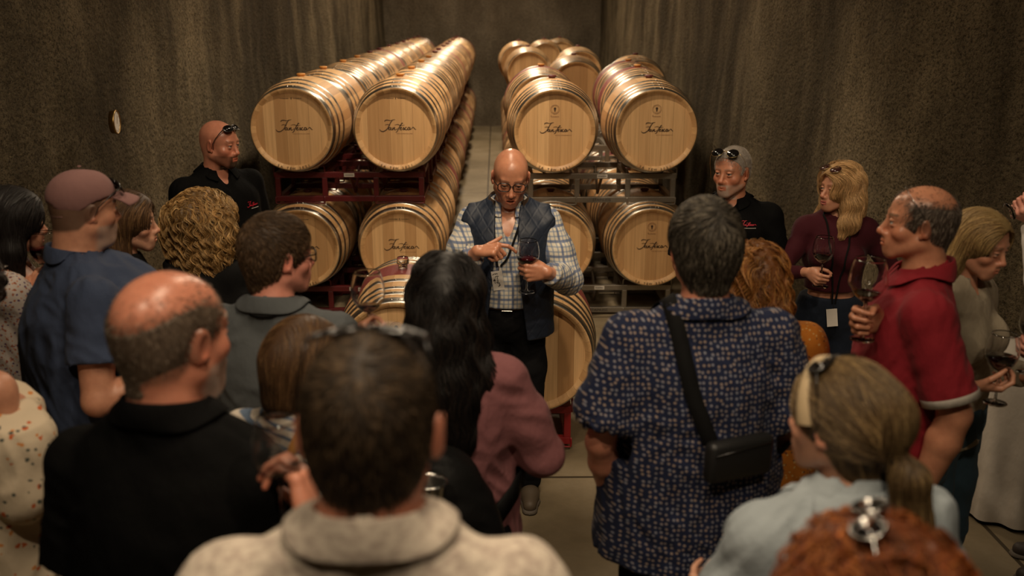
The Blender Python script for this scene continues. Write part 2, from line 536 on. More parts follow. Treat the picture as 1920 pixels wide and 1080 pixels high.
# handwriting brand: strokes in a 1 x 0.33 box, baseline 0
SCRIPT = [
    [(0.14, 0.235, .5), (0.155, 0.27, 1.3), (0.22, 0.285, 1.2), (0.30, 0.27, .8), (0.36, 0.285, 1.0), (0.43, 0.30, .4)],
    [(0.36, 0.28, .6), (0.315, 0.23, 1.2), (0.27, 0.15, 1.4), (0.22, 0.06, 1.3), (0.16, 0.005, 1.3), (0.09, -0.025, 1.4), (0.03, -0.01, 1.1), (0.0, 0.035, .5)],
    [(0.15, 0.15, .4), (0.21, 0.165, .8), (0.29, 0.155, .5)],
    [(0.31, 0.075, .8), (0.275, 0.085, 1.2), (0.245, 0.045, 1.3), (0.265, 0.02, 1.1), (0.30, 0.05, .8), (0.315, 0.085, 1.1), (0.305, 0.03, 1.3), (0.335, 0.02, .7), (0.365, 0.06, .6)],
    [(0.365, 0.085, 1.1), (0.355, 0.02, 1.3), (0.385, 0.07, .8), (0.41, 0.085, 1.2), (0.405, 0.03, 1.4), (0.44, 0.02, .9), (0.49, 0.06, .7)],
    [(0.64, 0.185, .6), (0.615, 0.20, 1.4), (0.57, 0.14, 1.3), (0.52, 0.06, 1.3), (0.47, -0.03, 1.1), (0.43, -0.045, .5)],
    [(0.41, 0.15, .4), (0.50, 0.165, .8), (0.58, 0.135, .7), (0.68, 0.15, .4)],
    [(0.545, 0.05, .8), (0.59, 0.07, 1.2), (0.60, 0.09, 1.0), (0.57, 0.08, 1.2), (0.555, 0.035, 1.3), (0.585, 0.02, 1.0), (0.63, 0.05, .8), (0.655, 0.09, 1.0), (0.665, 0.045, 1.3), (0.64, 0.02, 1.0), (0.69, 0.03, .7)],
    [(0.735, 0.08, 1.2), (0.705, 0.085, 1.1), (0.69, 0.04, 1.3), (0.72, 0.018, 1.1), (0.765, 0.04, .7)],
    [(0.82, 0.08, .9), (0.785, 0.085, 1.3), (0.765, 0.04, 1.4), (0.79, 0.018, 1.2), (0.82, 0.05, .9), (0.83, 0.085, 1.2), (0.825, 0.03, 1.3), (0.86, 0.04, .8), (0.90, 0.085, .9), (0.93, 0.08, 1.1), (0.965, 0.035, 1.0), (1.0, 0.03, .4)],
]
def script_mesh(width, wline, P, name, mat, parent):
    """flat brush strokes; P maps (x, z) to 3-D"""
    v = []; f = []
    for st in SCRIPT:
        pts = np.array(crom(st, 5)); xy = pts[:, :2] * width; w = pts[:, 2] * wline / 2
        d = np.gradient(xy, axis=0); d /= (np.linalg.norm(d, axis=1, keepdims=True) + 1e-9)
        nrm = np.stack([-d[:, 1], d[:, 0]], 1)
        b = len(v)
        for p, n_, ww in zip(xy, nrm, w):
            v.append(P(*(p + n_ * ww))); v.append(P(*(p - n_ * ww)))
        for i in range(len(xy) - 1):
            f.append((b + 2 * i, b + 2 * i + 1, b + 2 * i + 3, b + 2 * i + 2))
    o = mesh_obj(name, v, np.array(f), mat, parent, False)
    m = o.modifiers.new('thick', 'SOLIDIFY'); m.thickness = 0.0006
    return o
def head_marks(root, kind):
    yh = 0.0290
    P = lambda x, z: (x - 0.135, yh, z + RB - 0.015)
    script_mesh(0.27 if kind == 'A' else 0.24, 0.0052, (lambda x, z: (x - (0.12 if kind == 'A' else 0.11), yh, z + RB - 0.012)), 'brand_signature', M['brand'], root)
    sub = MB()
    for i in range(14):
        w = random.uniform(0.003, 0.007)
        sub.box((0.005 + i * 0.0088, yh, RB - 0.034), (w, 0.0006, 0.0042))
    sub.build('brand_subtitle', M['brand_soft'], root)
    if kind == 'A':
        t = MB()
        for i in range(18):
            if i in (8, 10): continue
            t.box((-0.075 + i * 0.0088, yh, RB + 0.222), (random.uniform(0.003, 0.007), 0.0006, 0.006 if i != 9 else 0.014))
        t.build('cooper_mark', M['brand'] if kind == 'A' else M['brand_soft'], root)
    else:
        e = MB()
        for r0, w in ((0.033, 0.0022), (0.026, 0.0014)):
            e.tube([(r0 * math.cos(a), yh, RB + 0.155 + r0 * math.sin(a)) for a in np.linspace(0, 2 * math.pi, 28, endpoint=False)], w / 2, 4, True)
        e.build('cooper_emblem', M['brand_soft'], root)
        k = MB()
        n = len(k.v); pts = [(0.009 * math.cos(a), 0.006 + 0.009 * math.sin(a)) for a in np.linspace(-0.9, math.pi + 0.9, 14)] + [(-0.003, -0.018), (0.003, -0.018)]
        for (x, z) in pts: k.v.append(Vector((x, yh - 0.0006, RB + 0.155 + z)))
        k.f.append(list(range(len(pts)))); k.build('cooper_emblem_key', M['brand'], root)
        w = MB()
        for i in range(8): w.box((-0.028 + i * 0.0078, yh, RB + 0.102 + (0.004 if i == 0 else 0)), (0.005, 0.0006, 0.013 if i == 0 else 0.006))
        w.build('cooper_signature', M['brand_soft'], root)
    # stamp burnt along the bottom chime
    txt = 'SA TEW 2021'
    for i, chh in enumerate(txt):
        if chh == ' ': continue
        an = R(-90 + (i - (len(txt) - 1) / 2) * 4.6)
        rr = RH - 0.013
        MX = Matrix.Translation((rr * math.cos(an), -0.0012, RB + rr * math.sin(an))) @ Matrix.Rotation(-(an + math.pi / 2), 4, 'Y') @ Matrix.Rotation(math.pi / 2, 4, 'X')
        o = text_mesh(chh, 0.026, M['brand'], 'chime_stamp_letter', root, MX)

XLc, XRc = -1.12, 0.805
LY = [7.1 + q for q in (0, .97, 2.13, 3.10, 4.27, 5.24, 6.40, 7.37, 8.53, 9.50, 10.62, 11.60)]
ORD = ['frontmost', 'second from the front', 'third from the front', 'fourth from the front', 'fifth from the front', 'sixth from the front', 'seventh from the front', 'eighth from the front', 'ninth from the front', 'tenth from the front', 'eleventh from the front', 'twelfth from the front']
protos = {}
def barrel(kind, mat, bung, x, y, zc, label, group, marks=False, tilt=0.0):
    key = (kind, mat, bung)
    if marks or key not in protos:
        b = make_barrel(kind, mat, bung)
        if not marks: protos[key] = b
    else: b = copy_tree(protos[key])
    b.location = (x, y, zc - RB); b.rotation_euler = (0, 0, tilt)
    if marks: head_marks(b, kind)
    tag(b, label, 'barrel', group)
    return b
ZU, ZL = 1.485, 0.585
for lev, zc, nm in (('upper', ZU, 'upper'), ('lower', ZL, 'lower')):
    for ci, (dx, cn) in enumerate(((-0.38, 'wall-side'), (0.38, 'aisle-side'))):
        for k in range(12):
            mat = 'stave'
            if k in (5, 8, 11) or (lev == 'lower' and k in (2, 4, 7)): mat = 'stave_band'
            bg = 'bung_orange' if (k < 4 and lev == 'upper') else 'bung_dark'
            barrel('A' if k % 3 != 2 else 'B', mat, bg, XLc + dx + (0 if k == 0 else random.uniform(-0.012, 0.012)), LY[k], zc,
                   f'{nm} oak barrel in {cn} column of left stack, {ORD[k]}', f'{nm} barrels of the left stack', marks=(k == 0))
UR = [(7.1, -0.375, 'B', 'stave', 'bung_dark', 'inner'), (7.1, 0.375, 'B', 'stave', 'bung_dark', 'outer'),
      (8.75, -0.385, 'B', 'stave_band', 'bung_orange', 'inner'), (8.6, 0.50, 'B', 'stave_band', 'bung_orange', 'outer'), (9.7, 0.56, 'B', 'stave_band', 'bung_orange', 'outer'),
      (11.1, 0.105, 'B', 'stave', 'bung_dark', 'inner'), (11.1, 0.83, 'B', 'stave', 'bung_dark', 'outer'),
      (13.9, -0.345, 'A', 'stave', 'bung_dark', 'inner'), (13.9, 0.385, 'A', 'stave', 'bung_dark', 'outer'),
      (16.6, -0.42, 'A', 'stave', 'bung_dark', 'inner'), (17.6, 0.075, 'A', 'stave', 'bung_dark', 'inner'), (18.6, 0.42, 'A', 'stave', 'bung_dark', 'outer')]
cnt = {'inner': 0, 'outer': 0}
for (y, dx, kd, mt, bg, cn) in UR:
    k = cnt[cn]; cnt[cn] += 1
    barrel(kd, mt, bg, XRc + dx, y, ZU - 0.015, f'upper oak barrel in {"aisle-side" if cn == "inner" else "wall-side"} column of right stack, {ORD[k]}',
           'upper barrels of the right stack', marks=(y < 7.2))
for ci, (dx, cn) in enumerate(((-0.375, 'aisle-side'), (0.375, 'wall-side'))):
    for k in range(11):
        barrel('B', 'stave_band' if k in (2, 5) else 'stave', 'bung_dark', XRc + dx, 7.1 + 1.06 * k, ZL,
               f'lower oak barrel in {cn} column of right stack, {ORD[k]}', 'lower barrels of the right stack', marks=(k == 0))
# two barrels on the floor rack behind the speaker
FX, FY, FZ = -0.165, 4.66, 0.60
b = barrel('B', 'stave_band', 'bung_dark', FX - 0.354, FY, FZ, 'wine-stained oak barrel with glass bung on the low red rack, left of speaker', 'barrels on the low floor rack', marks=True)
for c in kids(b):
    if c.name.startswith('bung'):
        c.data = c.data.copy(); c.data.materials.clear(); c.data.materials.append(M['glass'])
        c.scale = (1.0, 1.0, 2.6); c.location.z = -(2 * RB - 0.004) * 1.6
b = barrel('B', 'stave_band', 'bung_dark', FX + 0.354, FY, FZ, 'wine-stained oak barrel on the low red rack, behind speaker to the right', 'barrels on the low floor rack', marks=False)

# ---------------------------------------------------------------- barrel racks
def make_rack(mat, sticker=True, word=False):
    root = empty('barrel_rack'); ch = []
    W = 0.565; zt, zb = -0.362, -0.545
    def frame(y):
        f = MB()
        f.box((0, y, zt), (2 * W, 0.04, 0.042)); f.box((0, y, zb), (2 * W, 0.04, 0.042))
        for x in (-W + 0.02, -0.19, 0.20, W - 0.02): f.box((x, y, (zt + zb) / 2), (0.038, 0.036, zt - zb - 0.042))
        return f
    ch.append(frame(0.18).build('front_frame', mat, root, bevel=0.003))
    ch.append(frame(0.74).build('rear_frame', mat, root, bevel=0.003))
    for x in (-W + 0.02, W - 0.02):
        for z_ in (zt, zb): ch.append(MB().box((x, 0.46, z_), (0.036, 0.52, 0.036)).build('side_rail', mat, root))
    ch.append(MB().tube([(0.0, 0.18, zt), (0.0, 0.46, zb), (0.0, 0.74, zt)], 0.012, 6).build('diagonal_brace', mat, root))
    for x in (0.20, -0.19): ch.append(MB().box((x, 0.46, zt), (0.034, 0.52, 0.030)).build('cross_rail', mat, root))
    for y in (0.18, 0.74):
        for cx in (-0.38, 0.38):
            p = crom([(cx - 0.19, y, zt - 0.02), (cx - 0.19, y, zt + 0.055), (cx - 0.17, y, zt + 0.066), (cx - 0.11, y, zt + 0.05), (cx - 0.04, y, zt + 0.016),
                      (cx + 0.04, y, zt + 0.016), (cx + 0.11, y, zt + 0.05), (cx + 0.17, y, zt + 0.066), (cx + 0.19, y, zt + 0.055), (cx + 0.19, y, zt - 0.02)], 3)
            ch.append(MB().tube(p, 0.006, 6).build('cradle', mat, root, True))
            q = crom([(cx - 0.185, y - 0.022, zb + 0.02), (cx - 0.185, y - 0.022, zb - 0.026), (cx - 0.16, y - 0.022, zb - 0.034), (cx + 0.0, y - 0.022, zb - 0.022), (cx + 0.16, y - 0.022, zb - 0.034), (cx + 0.185, y - 0.022, zb - 0.026), (cx + 0.185, y - 0.022, zb + 0.02)], 3)
            ch.append(MB().tube(q, 0.0055, 6).build('foot_loop', mat, root, True))
    if sticker:
        ch.append(MB().box((0.0, 0.1590, zt), (0.078, 0.002, 0.028)).build('sticker', M['paper'], root))
        n = MB()
        for i in range(8): n.box((-0.028 + i * 0.008, 0.1576, zt), (0.005, 0.001, 0.008))
        ch.append(n.build('sticker_print', M['ink'], root))
    if word:
        ch.append(text_mesh('STAINLESS', 0.030, M['ink'], 'rack_lettering', root, Matrix.Translation((0, 0.1592, zb)) @ Matrix.Rotation(math.pi / 2, 4, 'X')))
    TREE[root.name] = ch
    for c in ch: TREE[c.name] = []
    return root
rr = make_rack(M['rack_red'])
for li, (zc, nm) in enumerate(((ZU, 'upper'), (ZL, 'lower'))):
    for k in range(12):
        o = rr if (k == 0 and li == 0) else copy_tree(rr)
        o.location = (XLc, LY[k], zc)
        tag(o, f'dark red steel rack under {nm} barrels of left stack, {ORD[k]}', 'barrel rack', f'{nm} red racks of the left stack')
rg = make_rack(M['rack_grey'], True, True)
first = True
for nm, ys in (('upper', [(7.1, 0), (8.7, 0.02), (9.85, 0.1), (11.1, 0.45), (13.9, 0.02), (16.6, -0.05), (18.2, 0.1)]), ('lower', [(7.1 + 1.06 * k, 0) for k in range(11)])):
    for k, (y, dx) in enumerate(ys):
        o = rg if first else copy_tree(rg); first = False
        o.location = (XRc + dx, y, ZU - 0.015 if nm == 'upper' else ZL)
        tag(o, f'grey steel rack under {nm} barrels of right stack, {ORD[k]}', 'barrel rack', f'{nm} grey racks of the right stack')
fr = make_rack(M['rack_bright_red'], True)
fr.location = (FX, FY, FZ)
tag(fr, 'low bright red steel rack on the floor behind the speaker', 'barrel rack')

# wall gauge (round dial thermometer) on the left wall
def gauge():
    root = empty('wall_thermometer', (-2.235, 5.66, 1.70), 0)
    root.rotation_euler = (0, 0, R(6))
    c = MB().lathe([(0.066, 0.0), (0.066, 0.018), (0.070, 0.022), (0.070, 0.030), (0.066, 0.034), (0.062, 0.031), (0.062, 0.027)], 40, 'x', cap=True)
    c.build('brass_case', plain('brass', (0.42, 0.27, 0.10), 0.35, 1.0), root, True)
    f = MB().lathe([(0.062, 0.027), (0.062, 0.029)], 40, 'x'); f.build('dial', M['paper'], root)
    t = MB()
    for i in range(12):
        a = 2 * math.pi * i / 12
        t.box((0.0295, 0.052 * math.cos(a), 0.052 * math.sin(a)), (0.0010, 0.002, 0.009), Matrix.Rotation(a - math.pi / 2, 3, 'X'))
    t.tube([(0.0305, 0.0, -0.01), (0.0305, 0.016, 0.036)], 0.0010, 4)
    t.build('dial_marks', M['brand_soft'], root)
    tag(root, 'round brass-rimmed dial thermometer mounted on the rough left wall', 'thermometer')
gauge()

# ---------------------------------------------------------------- wine glasses
def make_glass(wine=0.35, h=0.235, rb=0.050):
    root = empty('wine_glass')
    zb = h * 0.47; hb = h - zb
    prof_o = [(0.006, zb), (0.016, zb + 0.004), (0.034, zb + 0.020), (0.046, zb + 0.040), (rb, zb + 0.058), (rb * 0.98, zb + 0.08), (rb * 0.88, zb + hb * 0.85), (rb * 0.74, zb + hb)]
    P = np.array(crom([(a, b_, 0) for a, b_ in prof_o], 4))[:, :2]
    inner = [(max(0.0, r - 0.0013), z + (0.0022 if i < 6 else 0)) for i, (r, z) in enumerate(P)]
    inner[0] = (0.0, inner[0][1])
    prof = [(0.0, zb - 0.002)] + [tuple(p) for p in P] + inner[::-1]
    bowl = MB().lathe(prof, 40, 'z', cap=False).build('bowl', M['glass'], root, True)
    stem = MB().lathe([(0.0, 0.004), (0.008, 0.006), (0.0045, 0.016), (0.0036, 0.05), (0.0036, zb - 0.02), (0.0055, zb - 0.002), (0.0, zb)], 16, 'z', cap=False).build('stem', M['glass'], root, True)
    foot = MB().lathe([(0.0, 0.0), (0.036, 0.0), (0.037, 0.001), (0.030, 0.0022), (0.008, 0.0058), (0.0, 0.006)], 40, 'z', cap=False).build('foot', M['glass'], root, True)
    if wine > 0:
        top = zb + 0.006 + wine * 0.12
        wp = [(0.0, inner[0][1] + 0.0006)] + [(max(0, r - 0.0007), z + 0.0005) for r, z in inner[1:] if z < top]
        rt = np.interp(top, [z for r, z in inner], [r for r, z in inner]) - 0.0007
        wp += [(rt, top), (0.0, top)]
        MB().lathe(wp, 40, 'z', cap=False).build('wine', M['wine'], root, True)
    return root
# ================================================================ smooth solids for people
class SD:
    """a list of smoothly blended primitives; evaluated on a grid or at points"""
    def __init__(s): s.p = []
    def ell(s, c, r, k=0.02, M3=None, sub=False):
        c = np.array(c, float); r = np.array(r, float) * np.ones(3)
        M3 = np.eye(3) if M3 is None else np.array(M3)
        ext = np.abs(M3) @ r
        s.p.append(('e', c, r, M3, k, sub, c - ext, c + ext)); return s
    def cone(s, a, b, ra, rb=None, k=0.02, sq=None, sub=False):
        """round cone a->b; sq = (unit axis, factor) squashes the section along that axis"""
        a = np.array(a, float); b = np.array(b, float); rb = ra if rb is None else rb
        m = max(ra, rb)
        if sq is not None and sq[1] > 1: m *= sq[1]
        s.p.append(('c', a, b, (ra, rb, sq), k, sub, np.minimum(a, b) - m, np.maximum(a, b) + m)); return s
    def chain(s, pts, rs, k=0.02, sub=False, sq=None):
        for i in range(len(pts) - 1): s.cone(pts[i], pts[i + 1], rs[i], rs[i + 1], k, sq, sub)
        return s
    @staticmethod
    def f(pr, X, Y, Z):
        if pr[0] == 'e':
            _, c, r, M3 = pr[:4]
            x = X - c[0]; y = Y - c[1]; z = Z - c[2]
            u = (x * M3[0, 0] + y * M3[1, 0] + z * M3[2, 0]); v = (x * M3[0, 1] + y * M3[1, 1] + z * M3[2, 1]); w = (x * M3[0, 2] + y * M3[1, 2] + z * M3[2, 2])
            k0 = np.sqrt((u / r[0]) ** 2 + (v / r[1]) ** 2 + (w / r[2]) ** 2)
            k1 = np.sqrt((u / r[0] ** 2) ** 2 + (v / r[1] ** 2) ** 2 + (w / r[2] ** 2) ** 2) + 1e-9
            return k0 * (k0 - 1) / k1
        _, a, b, (ra, rb, sq) = pr[:4]
        x = X - a[0]; y = Y - a[1]; z = Z - a[2]; d = b - a
        if sq is not None:
            ax, fac = sq; g = (1 / fac - 1)
            q = (x * ax[0] + y * ax[1] + z * ax[2]) * g
            x = x + q * ax[0]; y = y + q * ax[1]; z = z + q * ax[2]
            qd = float(np.dot(d, ax)) * g; d = d + qd * np.array(ax)
        dd = float(d @ d) + 1e-12
        t = np.clip((x * d[0] + y * d[1] + z * d[2]) / dd, 0, 1)
        return (np.sqrt((x - t * d[0]) ** 2 + (y - t * d[1]) ** 2 + (z - t * d[2]) ** 2) - (ra + (rb - ra) * t)) * (min(1, sq[1]) if sq is not None else 1)
    @staticmethod
    def op(D, v, k, sub):
        if sub: v = -v
        h = np.clip(0.5 + 0.5 * ((v - D) if not sub else (D - v)) / k, 0, 1)
        if not sub: return v + (D - v) * h - k * h * (1 - h)
        return v + (D - v) * h + k * h * (1 - h)
    def at(s, P):
        X, Y, Z = P[:, 0], P[:, 1], P[:, 2]
        D = np.full(len(P), 0.12)
        for pr in s.p:
            D = s.op(D, s.f(pr, X, Y, Z), pr[4], pr[5])
        return D
    def grad(s, P, e=0.004):
        g = np.stack([s.at(P + np.eye(3)[i] * e) - s.at(P - np.eye(3)[i] * e) for i in range(3)], 1)
        return g / (np.linalg.norm(g, axis=1, keepdims=True) + 1e-9)
    def grid(s, xs, ys, zs):
        D = np.full((len(xs), len(ys), len(zs)), 0.12, np.float32)
        ax = (xs, ys, zs)
        for pr in s.p:
            m = pr[4] + 0.022
            lo, hi = pr[6] - m, pr[7] + m
            sl = []
            for i in range(3):
                a = max(0, np.searchsorted(ax[i], lo[i]) - 1); b = min(len(ax[i]), np.searchsorted(ax[i], hi[i]) + 1)
                sl.append(slice(a, b))
            if any(q.stop - q.start < 1 for q in sl): continue
            X = xs[sl[0]][:, None, None]; Y = ys[sl[1]][None, :, None]; Z = zs[sl[2]][None, None, :]
            v = s.f(pr, X, Y, Z).astype(np.float32)
            q = tuple(sl)
            D[q] = s.op(D[q], v, pr[4], pr[5])
        return D
    def bounds(s):
        a = [p for p in s.p if not p[5]]
        return np.min([p[6] for p in a], 0) - 0.03, np.max([p[7] for p in a], 0) + 0.03

def axis_steps(lo, hi, coarse, fines):
    """grid coordinates from lo to hi, coarse apart but finer inside the given (a, b, step) spans"""
    out = [lo]; x = lo
    while x < hi:
        st = coarse
        for (a, b, f) in fines:
            if a - st < x < b: st = min(st, f)
        x += st; out.append(x)
    return np.array(out, np.float32)

def surface(D, xs, ys, zs):
    """surface nets on a rectilinear grid"""
    In = D < 0
    cnt = np.zeros(tuple(n - 1 for n in D.shape), np.int8)
    for i in (0, 1):
        for j in (0, 1):
            for k in (0, 1):
                cnt += In[i:cnt.shape[0] + i, j:cnt.shape[1] + j, k:cnt.shape[2] + k]
    mask = (cnt > 0) & (cnt < 8)
    idx = np.full(mask.shape, -1, np.int32); I, J, K = np.nonzero(mask); n = len(I)
    idx[I, J, K] = np.arange(n)
    acc = np.zeros((n, 3), np.float32); c = np.zeros(n, np.float32)
    A = (xs, ys, zs)
    for ax in range(3):
        o1, o2 = [q for q in range(3) if q != ax]
        for p in (0, 1):
            for q in (0, 1):
                a = [0, 0, 0]; a[o1] = p; a[o2] = q; b = list(a); b[ax] = 1
                ia = [I + a[0], J + a[1], K + a[2]]; ib = [I + b[0], J + b[1], K + b[2]]
                va = D[tuple(ia)]; vb = D[tuple(ib)]
                cr = (va < 0) != (vb < 0)
                t = np.where(cr, va / np.where(cr, va - vb, 1), 0)
                pa = np.stack([A[m][ia[m]] for m in range(3)], 1); pb = np.stack([A[m][ib[m]] for m in range(3)], 1)
                acc += np.where(cr[:, None], pa + (pb - pa) * t[:, None], 0); c += cr
    V = acc / c[:, None]
    F = []
    for ax in range(3):
        o1, o2 = (ax + 1) % 3, (ax + 2) % 3
        sh = list(D.shape)
        sa = [slice(1, -1)] * 3; sb = [slice(1, -1)] * 3
        sa[ax] = slice(0, -1); sb[ax] = slice(1, None)
        a = In[tuple(sa)]; b = In[tuple(sb)]
        ch = np.nonzero(a != b)
        off = [1, 1, 1]; off[ax] = 0
        g = [ch[m] + off[m] for m in range(3)]
        def cell(d1, d2):
            q = list(g); q[o1] = q[o1] - d1; q[o2] = q[o2] - d2
            return idx[tuple(q)]
        quad = np.stack([cell(1, 1), cell(0, 1), cell(0, 0), cell(1, 0)], 1)
        flip = ~a[ch]
        quad[flip] = quad[flip][:, ::-1]
        F.append(quad)
    F = np.concatenate(F)
    F = F[(F >= 0).all(1)]
    return V, F

def relax(V, F, n=1, lam=0.5):
    for _ in range(n):
        acc = np.zeros_like(V); c = np.zeros(len(V), np.float32)
        for i in range(4):
            a, b = F[:, i], F[:, (i + 1) % 4]
            np.add.at(acc, a, V[b]); np.add.at(c, a, 1)
            np.add.at(acc, b, V[a]); np.add.at(c, b, 1)
        V = V + lam * (acc / np.maximum(c, 1)[:, None] - V)
    return V

def rotz(a): c, s = math.cos(a), math.sin(a); return np.array([[c, -s, 0], [s, c, 0], [0, 0, 1]])
def rotx(a): c, s = math.cos(a), math.sin(a); return np.array([[1, 0, 0], [0, c, -s], [0, s, c]])
def roty(a): c, s = math.cos(a), math.sin(a); return np.array([[c, 0, s], [0, 1, 0], [-s, 0, c]])
def unit(v): v = np.array(v, float); return v / (np.linalg.norm(v) + 1e-12)

class Frame:
    def __init__(s, o, M3, k=1.0): s.o = np.array(o, float); s.M = np.array(M3, float); s.k = k
    def __call__(s, p): return s.o + s.M @ (np.array(p, float) * s.k)
    def inv(s, P): return ((P - s.o) @ s.M) / s.k
    def pts(s, P): return s.o + (P * s.k) @ s.M.T

def head_prims(sd, H, q):
    """H: head frame (x right, y towards the face, z up; origin at eye level between the ears)"""
    k = H.k; M3 = H.M
    jw = q.get('jaw', 1.0); E = lambda c, r, kk=0.02, sub=False, rot=None: sd.ell(H(c), np.array(r) * k, kk * k, M3 if rot is None else M3 @ rot, sub)
    Cn = lambda a, b, ra, rb, kk=0.02, sub=False: sd.cone(H(a), H(b), ra * k, rb * k, kk * k, None, sub)
    E((0, -.017, .030), (.0765, .099, .087))
    E((0, .030, .030), (.066, .055, .062))
    E((0, .033, -.030), (.060 * jw, .055, .072))
    E((0, -.045, -.02), (.062, .055, .06), .03)
    for sx in (-1, 1):
        Cn((sx * .052 * jw, .0, -.058), (sx * .018, .066, -.098), .020, .018, .03)
        E((sx * .041, .056, -.030), (.025, .024, .022), .02)
    E((0, .071, -.100), (.022, .018, .018 * q.get('chin', 1)), .02)
    if q.get('double'): E((0, .035, -.115), (.045, .045, .025), .03)
    Cn((-.036, .078, .021), (.036, .078, .021), .0105, .0105, .018)
    for sx in (-1, 1): E((sx * .031, .099, .003), (.019, .016, .0125), .012, True)
    for sx in (-1, 1):
        E((sx * .031, .0775, .002), (.0130, .0130, .0125), .002)
        op = q.get('lid', .006)
        E((sx * .031, .0785, .002 + op), (.0150, .0142, .0078), .003)
        E((sx * .031, .0770, -.0075), (.0145, .0142, .0060), .003)
    nl = q.get('nose', 1.0)
    Cn((0, .084, .010), (0, .084 + .022 * nl, -.033), .008, .0105, .012)
    E((0, .083 + .023 * nl, -.036), (.0118, .0120, .0105), .006)
    for sx in (-1, 1): E((sx * .0125, .095, -.040), (.0080, .0105, .0080), .006)
    E((0, .078, -.066), (.034, .022, .028), .02)
    mo = q.get('mouth', 0.0)
    fl = q.get('lips', 1.0)
    for sx in (-1, 1):
        Cn((sx * .021, .090, -.067), (sx * .002, .0985, -.0645 + mo * .3), .0040, .0055 * fl, .005)
        Cn((sx * .021, .090, -.068), (0, .0965, -.0745 - mo), .0040, .0065 * fl, .005)
    E((0, .102, -.0695 - mo * .4), (.019, .016, .0014 + mo * .8), .003, True)
    for sx in (-1, 1):
        eo = q.get('ear', 0.0)
        rot = rotz(sx * R(-24 - 900 * eo)) @ rotx(R(-12))
        E((sx * (.0800 + eo), -.010 - eo, -.006), (.0075, .019, .032), .008, False, rot)
        E((sx * (.0880 + eo), -.004, -.004), (.0055, .0105, .020), .005, True, rot)
        E((sx * .0770, .003, -.030), (.006, .008, .010), .006)

def face_colors(V, H, q, skin):
    """flesh colours by place on the head: lips, cheeks, brows, eyes, beard or scalp shadow"""
    P = H.inv(V); n = len(V)
    sk = np.array(skin); c = np.tile(sk, (n, 1)).astype(float)
    def g(ctr, r): return np.exp(-(((P - np.array(ctr)) / np.array(r)) ** 2).sum(1))
    def mix(w, col): nonlocal c; w = np.clip(w, 0, 1)[:, None]; c = c * (1 - w) + np.array(col) * w
    red = sk * np.array([1.02, .70, .66])
    ab = np.stack([np.abs(P[:, 0]), P[:, 1], P[:, 2]], 1); Q = P; 
    def gs(ctr, r): return np.exp(-(((ab - np.array(ctr)) / np.array(r)) ** 2).sum(1))
    mix(.55 * gs((.045, .07, -.035), (.025, .03, .022)), red); mix(.6 * gs((0, .107, -.036), (.016, .02, .014)), red)
    mix(.7 * gs((.083, -.01, -.006), (.012, .025, .035)), red)
    if q.get('flush'): mix(q['flush'] * (P[:, 2] > -.2), sk * np.array([1.05, .62, .55]))
    hc = np.array(q.get('beard_col', (.12, .08, .05)))
    if q.get('scalp'):
        z0 = np.interp(P[:, 1], [-.11, -.05, .0, .02, .05, .09], [-.075, -.065, -.02, .01, .045, .085])
        w = np.clip((P[:, 2] - z0) / .012, 0, 1)
        if q.get('bald', 0): w *= np.clip((q['bald'] - P[:, 2] + .25 * np.minimum(0, P[:, 1] + .05)) / .03, 0, 1) 
        mix(w * q['scalp'], q.get('hair_col', (.1, .07, .05)))
    b = q.get('beard')
    if b:
        m = np.clip((-.048 - P[:, 2]) / .008, 0, 1) * np.clip((P[:, 1] - .0) / .02, 0, 1)
        m *= 1 - gs((0, .1, -.070), (.019, .02, .0085)) * 1.2
        if b == 'goatee': m *= np.clip((.038 - ab[:, 0]) / .01, 0, 1) * .45 + .55
        if b == 'full': pass
        mix(np.clip(m, 0, 1) * (P[:, 2] > -.135) * q.get('beard_w', .75), hc)
    for sx in (-1, 1):
        bx = np.clip(P[:, 0] * sx, .014, .048)
        d = np.sqrt((P[:, 0] * sx - bx) ** 2 + (P[:, 2] - (.0225 + .25 * (bx - .014) - 4.5 * (bx - .014) ** 2)) ** 2)
        mix(np.clip((.0052 - d) / .002, 0, 1) * (P[:, 1] > .06) * q.get('brow_w', .8), q.get('brow_col', hc))
        ctr = np.array([sx * .031, .0775, .002]); d = np.linalg.norm(P - ctr, axis=1)
        on = (d < .0139) & (P[:, 1] > .083) & (P[:, 2] < .002 + q.get('lid', .006) * .6 - .0002) & (P[:, 2] > -.0045)
        look = q.get('look', (0, 0))
        c[on] = (.55, .50, .46)
        ir = on & (np.hypot(P[:, 0] - ctr[0] - look[0], P[:, 2] - ctr[2] - look[1]) < .0062)
        c[ir] = (.045, .035, .03)
        lash = (np.abs(d - .0142) < .0012) & (P[:, 1] > .082) & (np.abs(P[:, 2] - (.002 + q.get('lid', .006) * .55)) < .0022)
        c[lash] = (.06, .035, .03)
    lip = q.get('lip_col', sk * np.array([.95, .66, .62])); mo = q.get('mouth', 0)
    w = ((np.abs(P[:, 0]) < .0225) & (P[:, 1] > .085) & (P[:, 2] < -.0590) & (P[:, 2] > -.0805 - mo)).astype(float)
    mix(w * .8, lip)
    if mo > .002: mix(((np.abs(P[:, 0]) < .017) & (P[:, 1] < .0945) & (P[:, 1] > .06) & (np.abs(P[:, 2] + .0695 + mo * .4) < mo * .7)).astype(float), (.07, .015, .015))
    return c

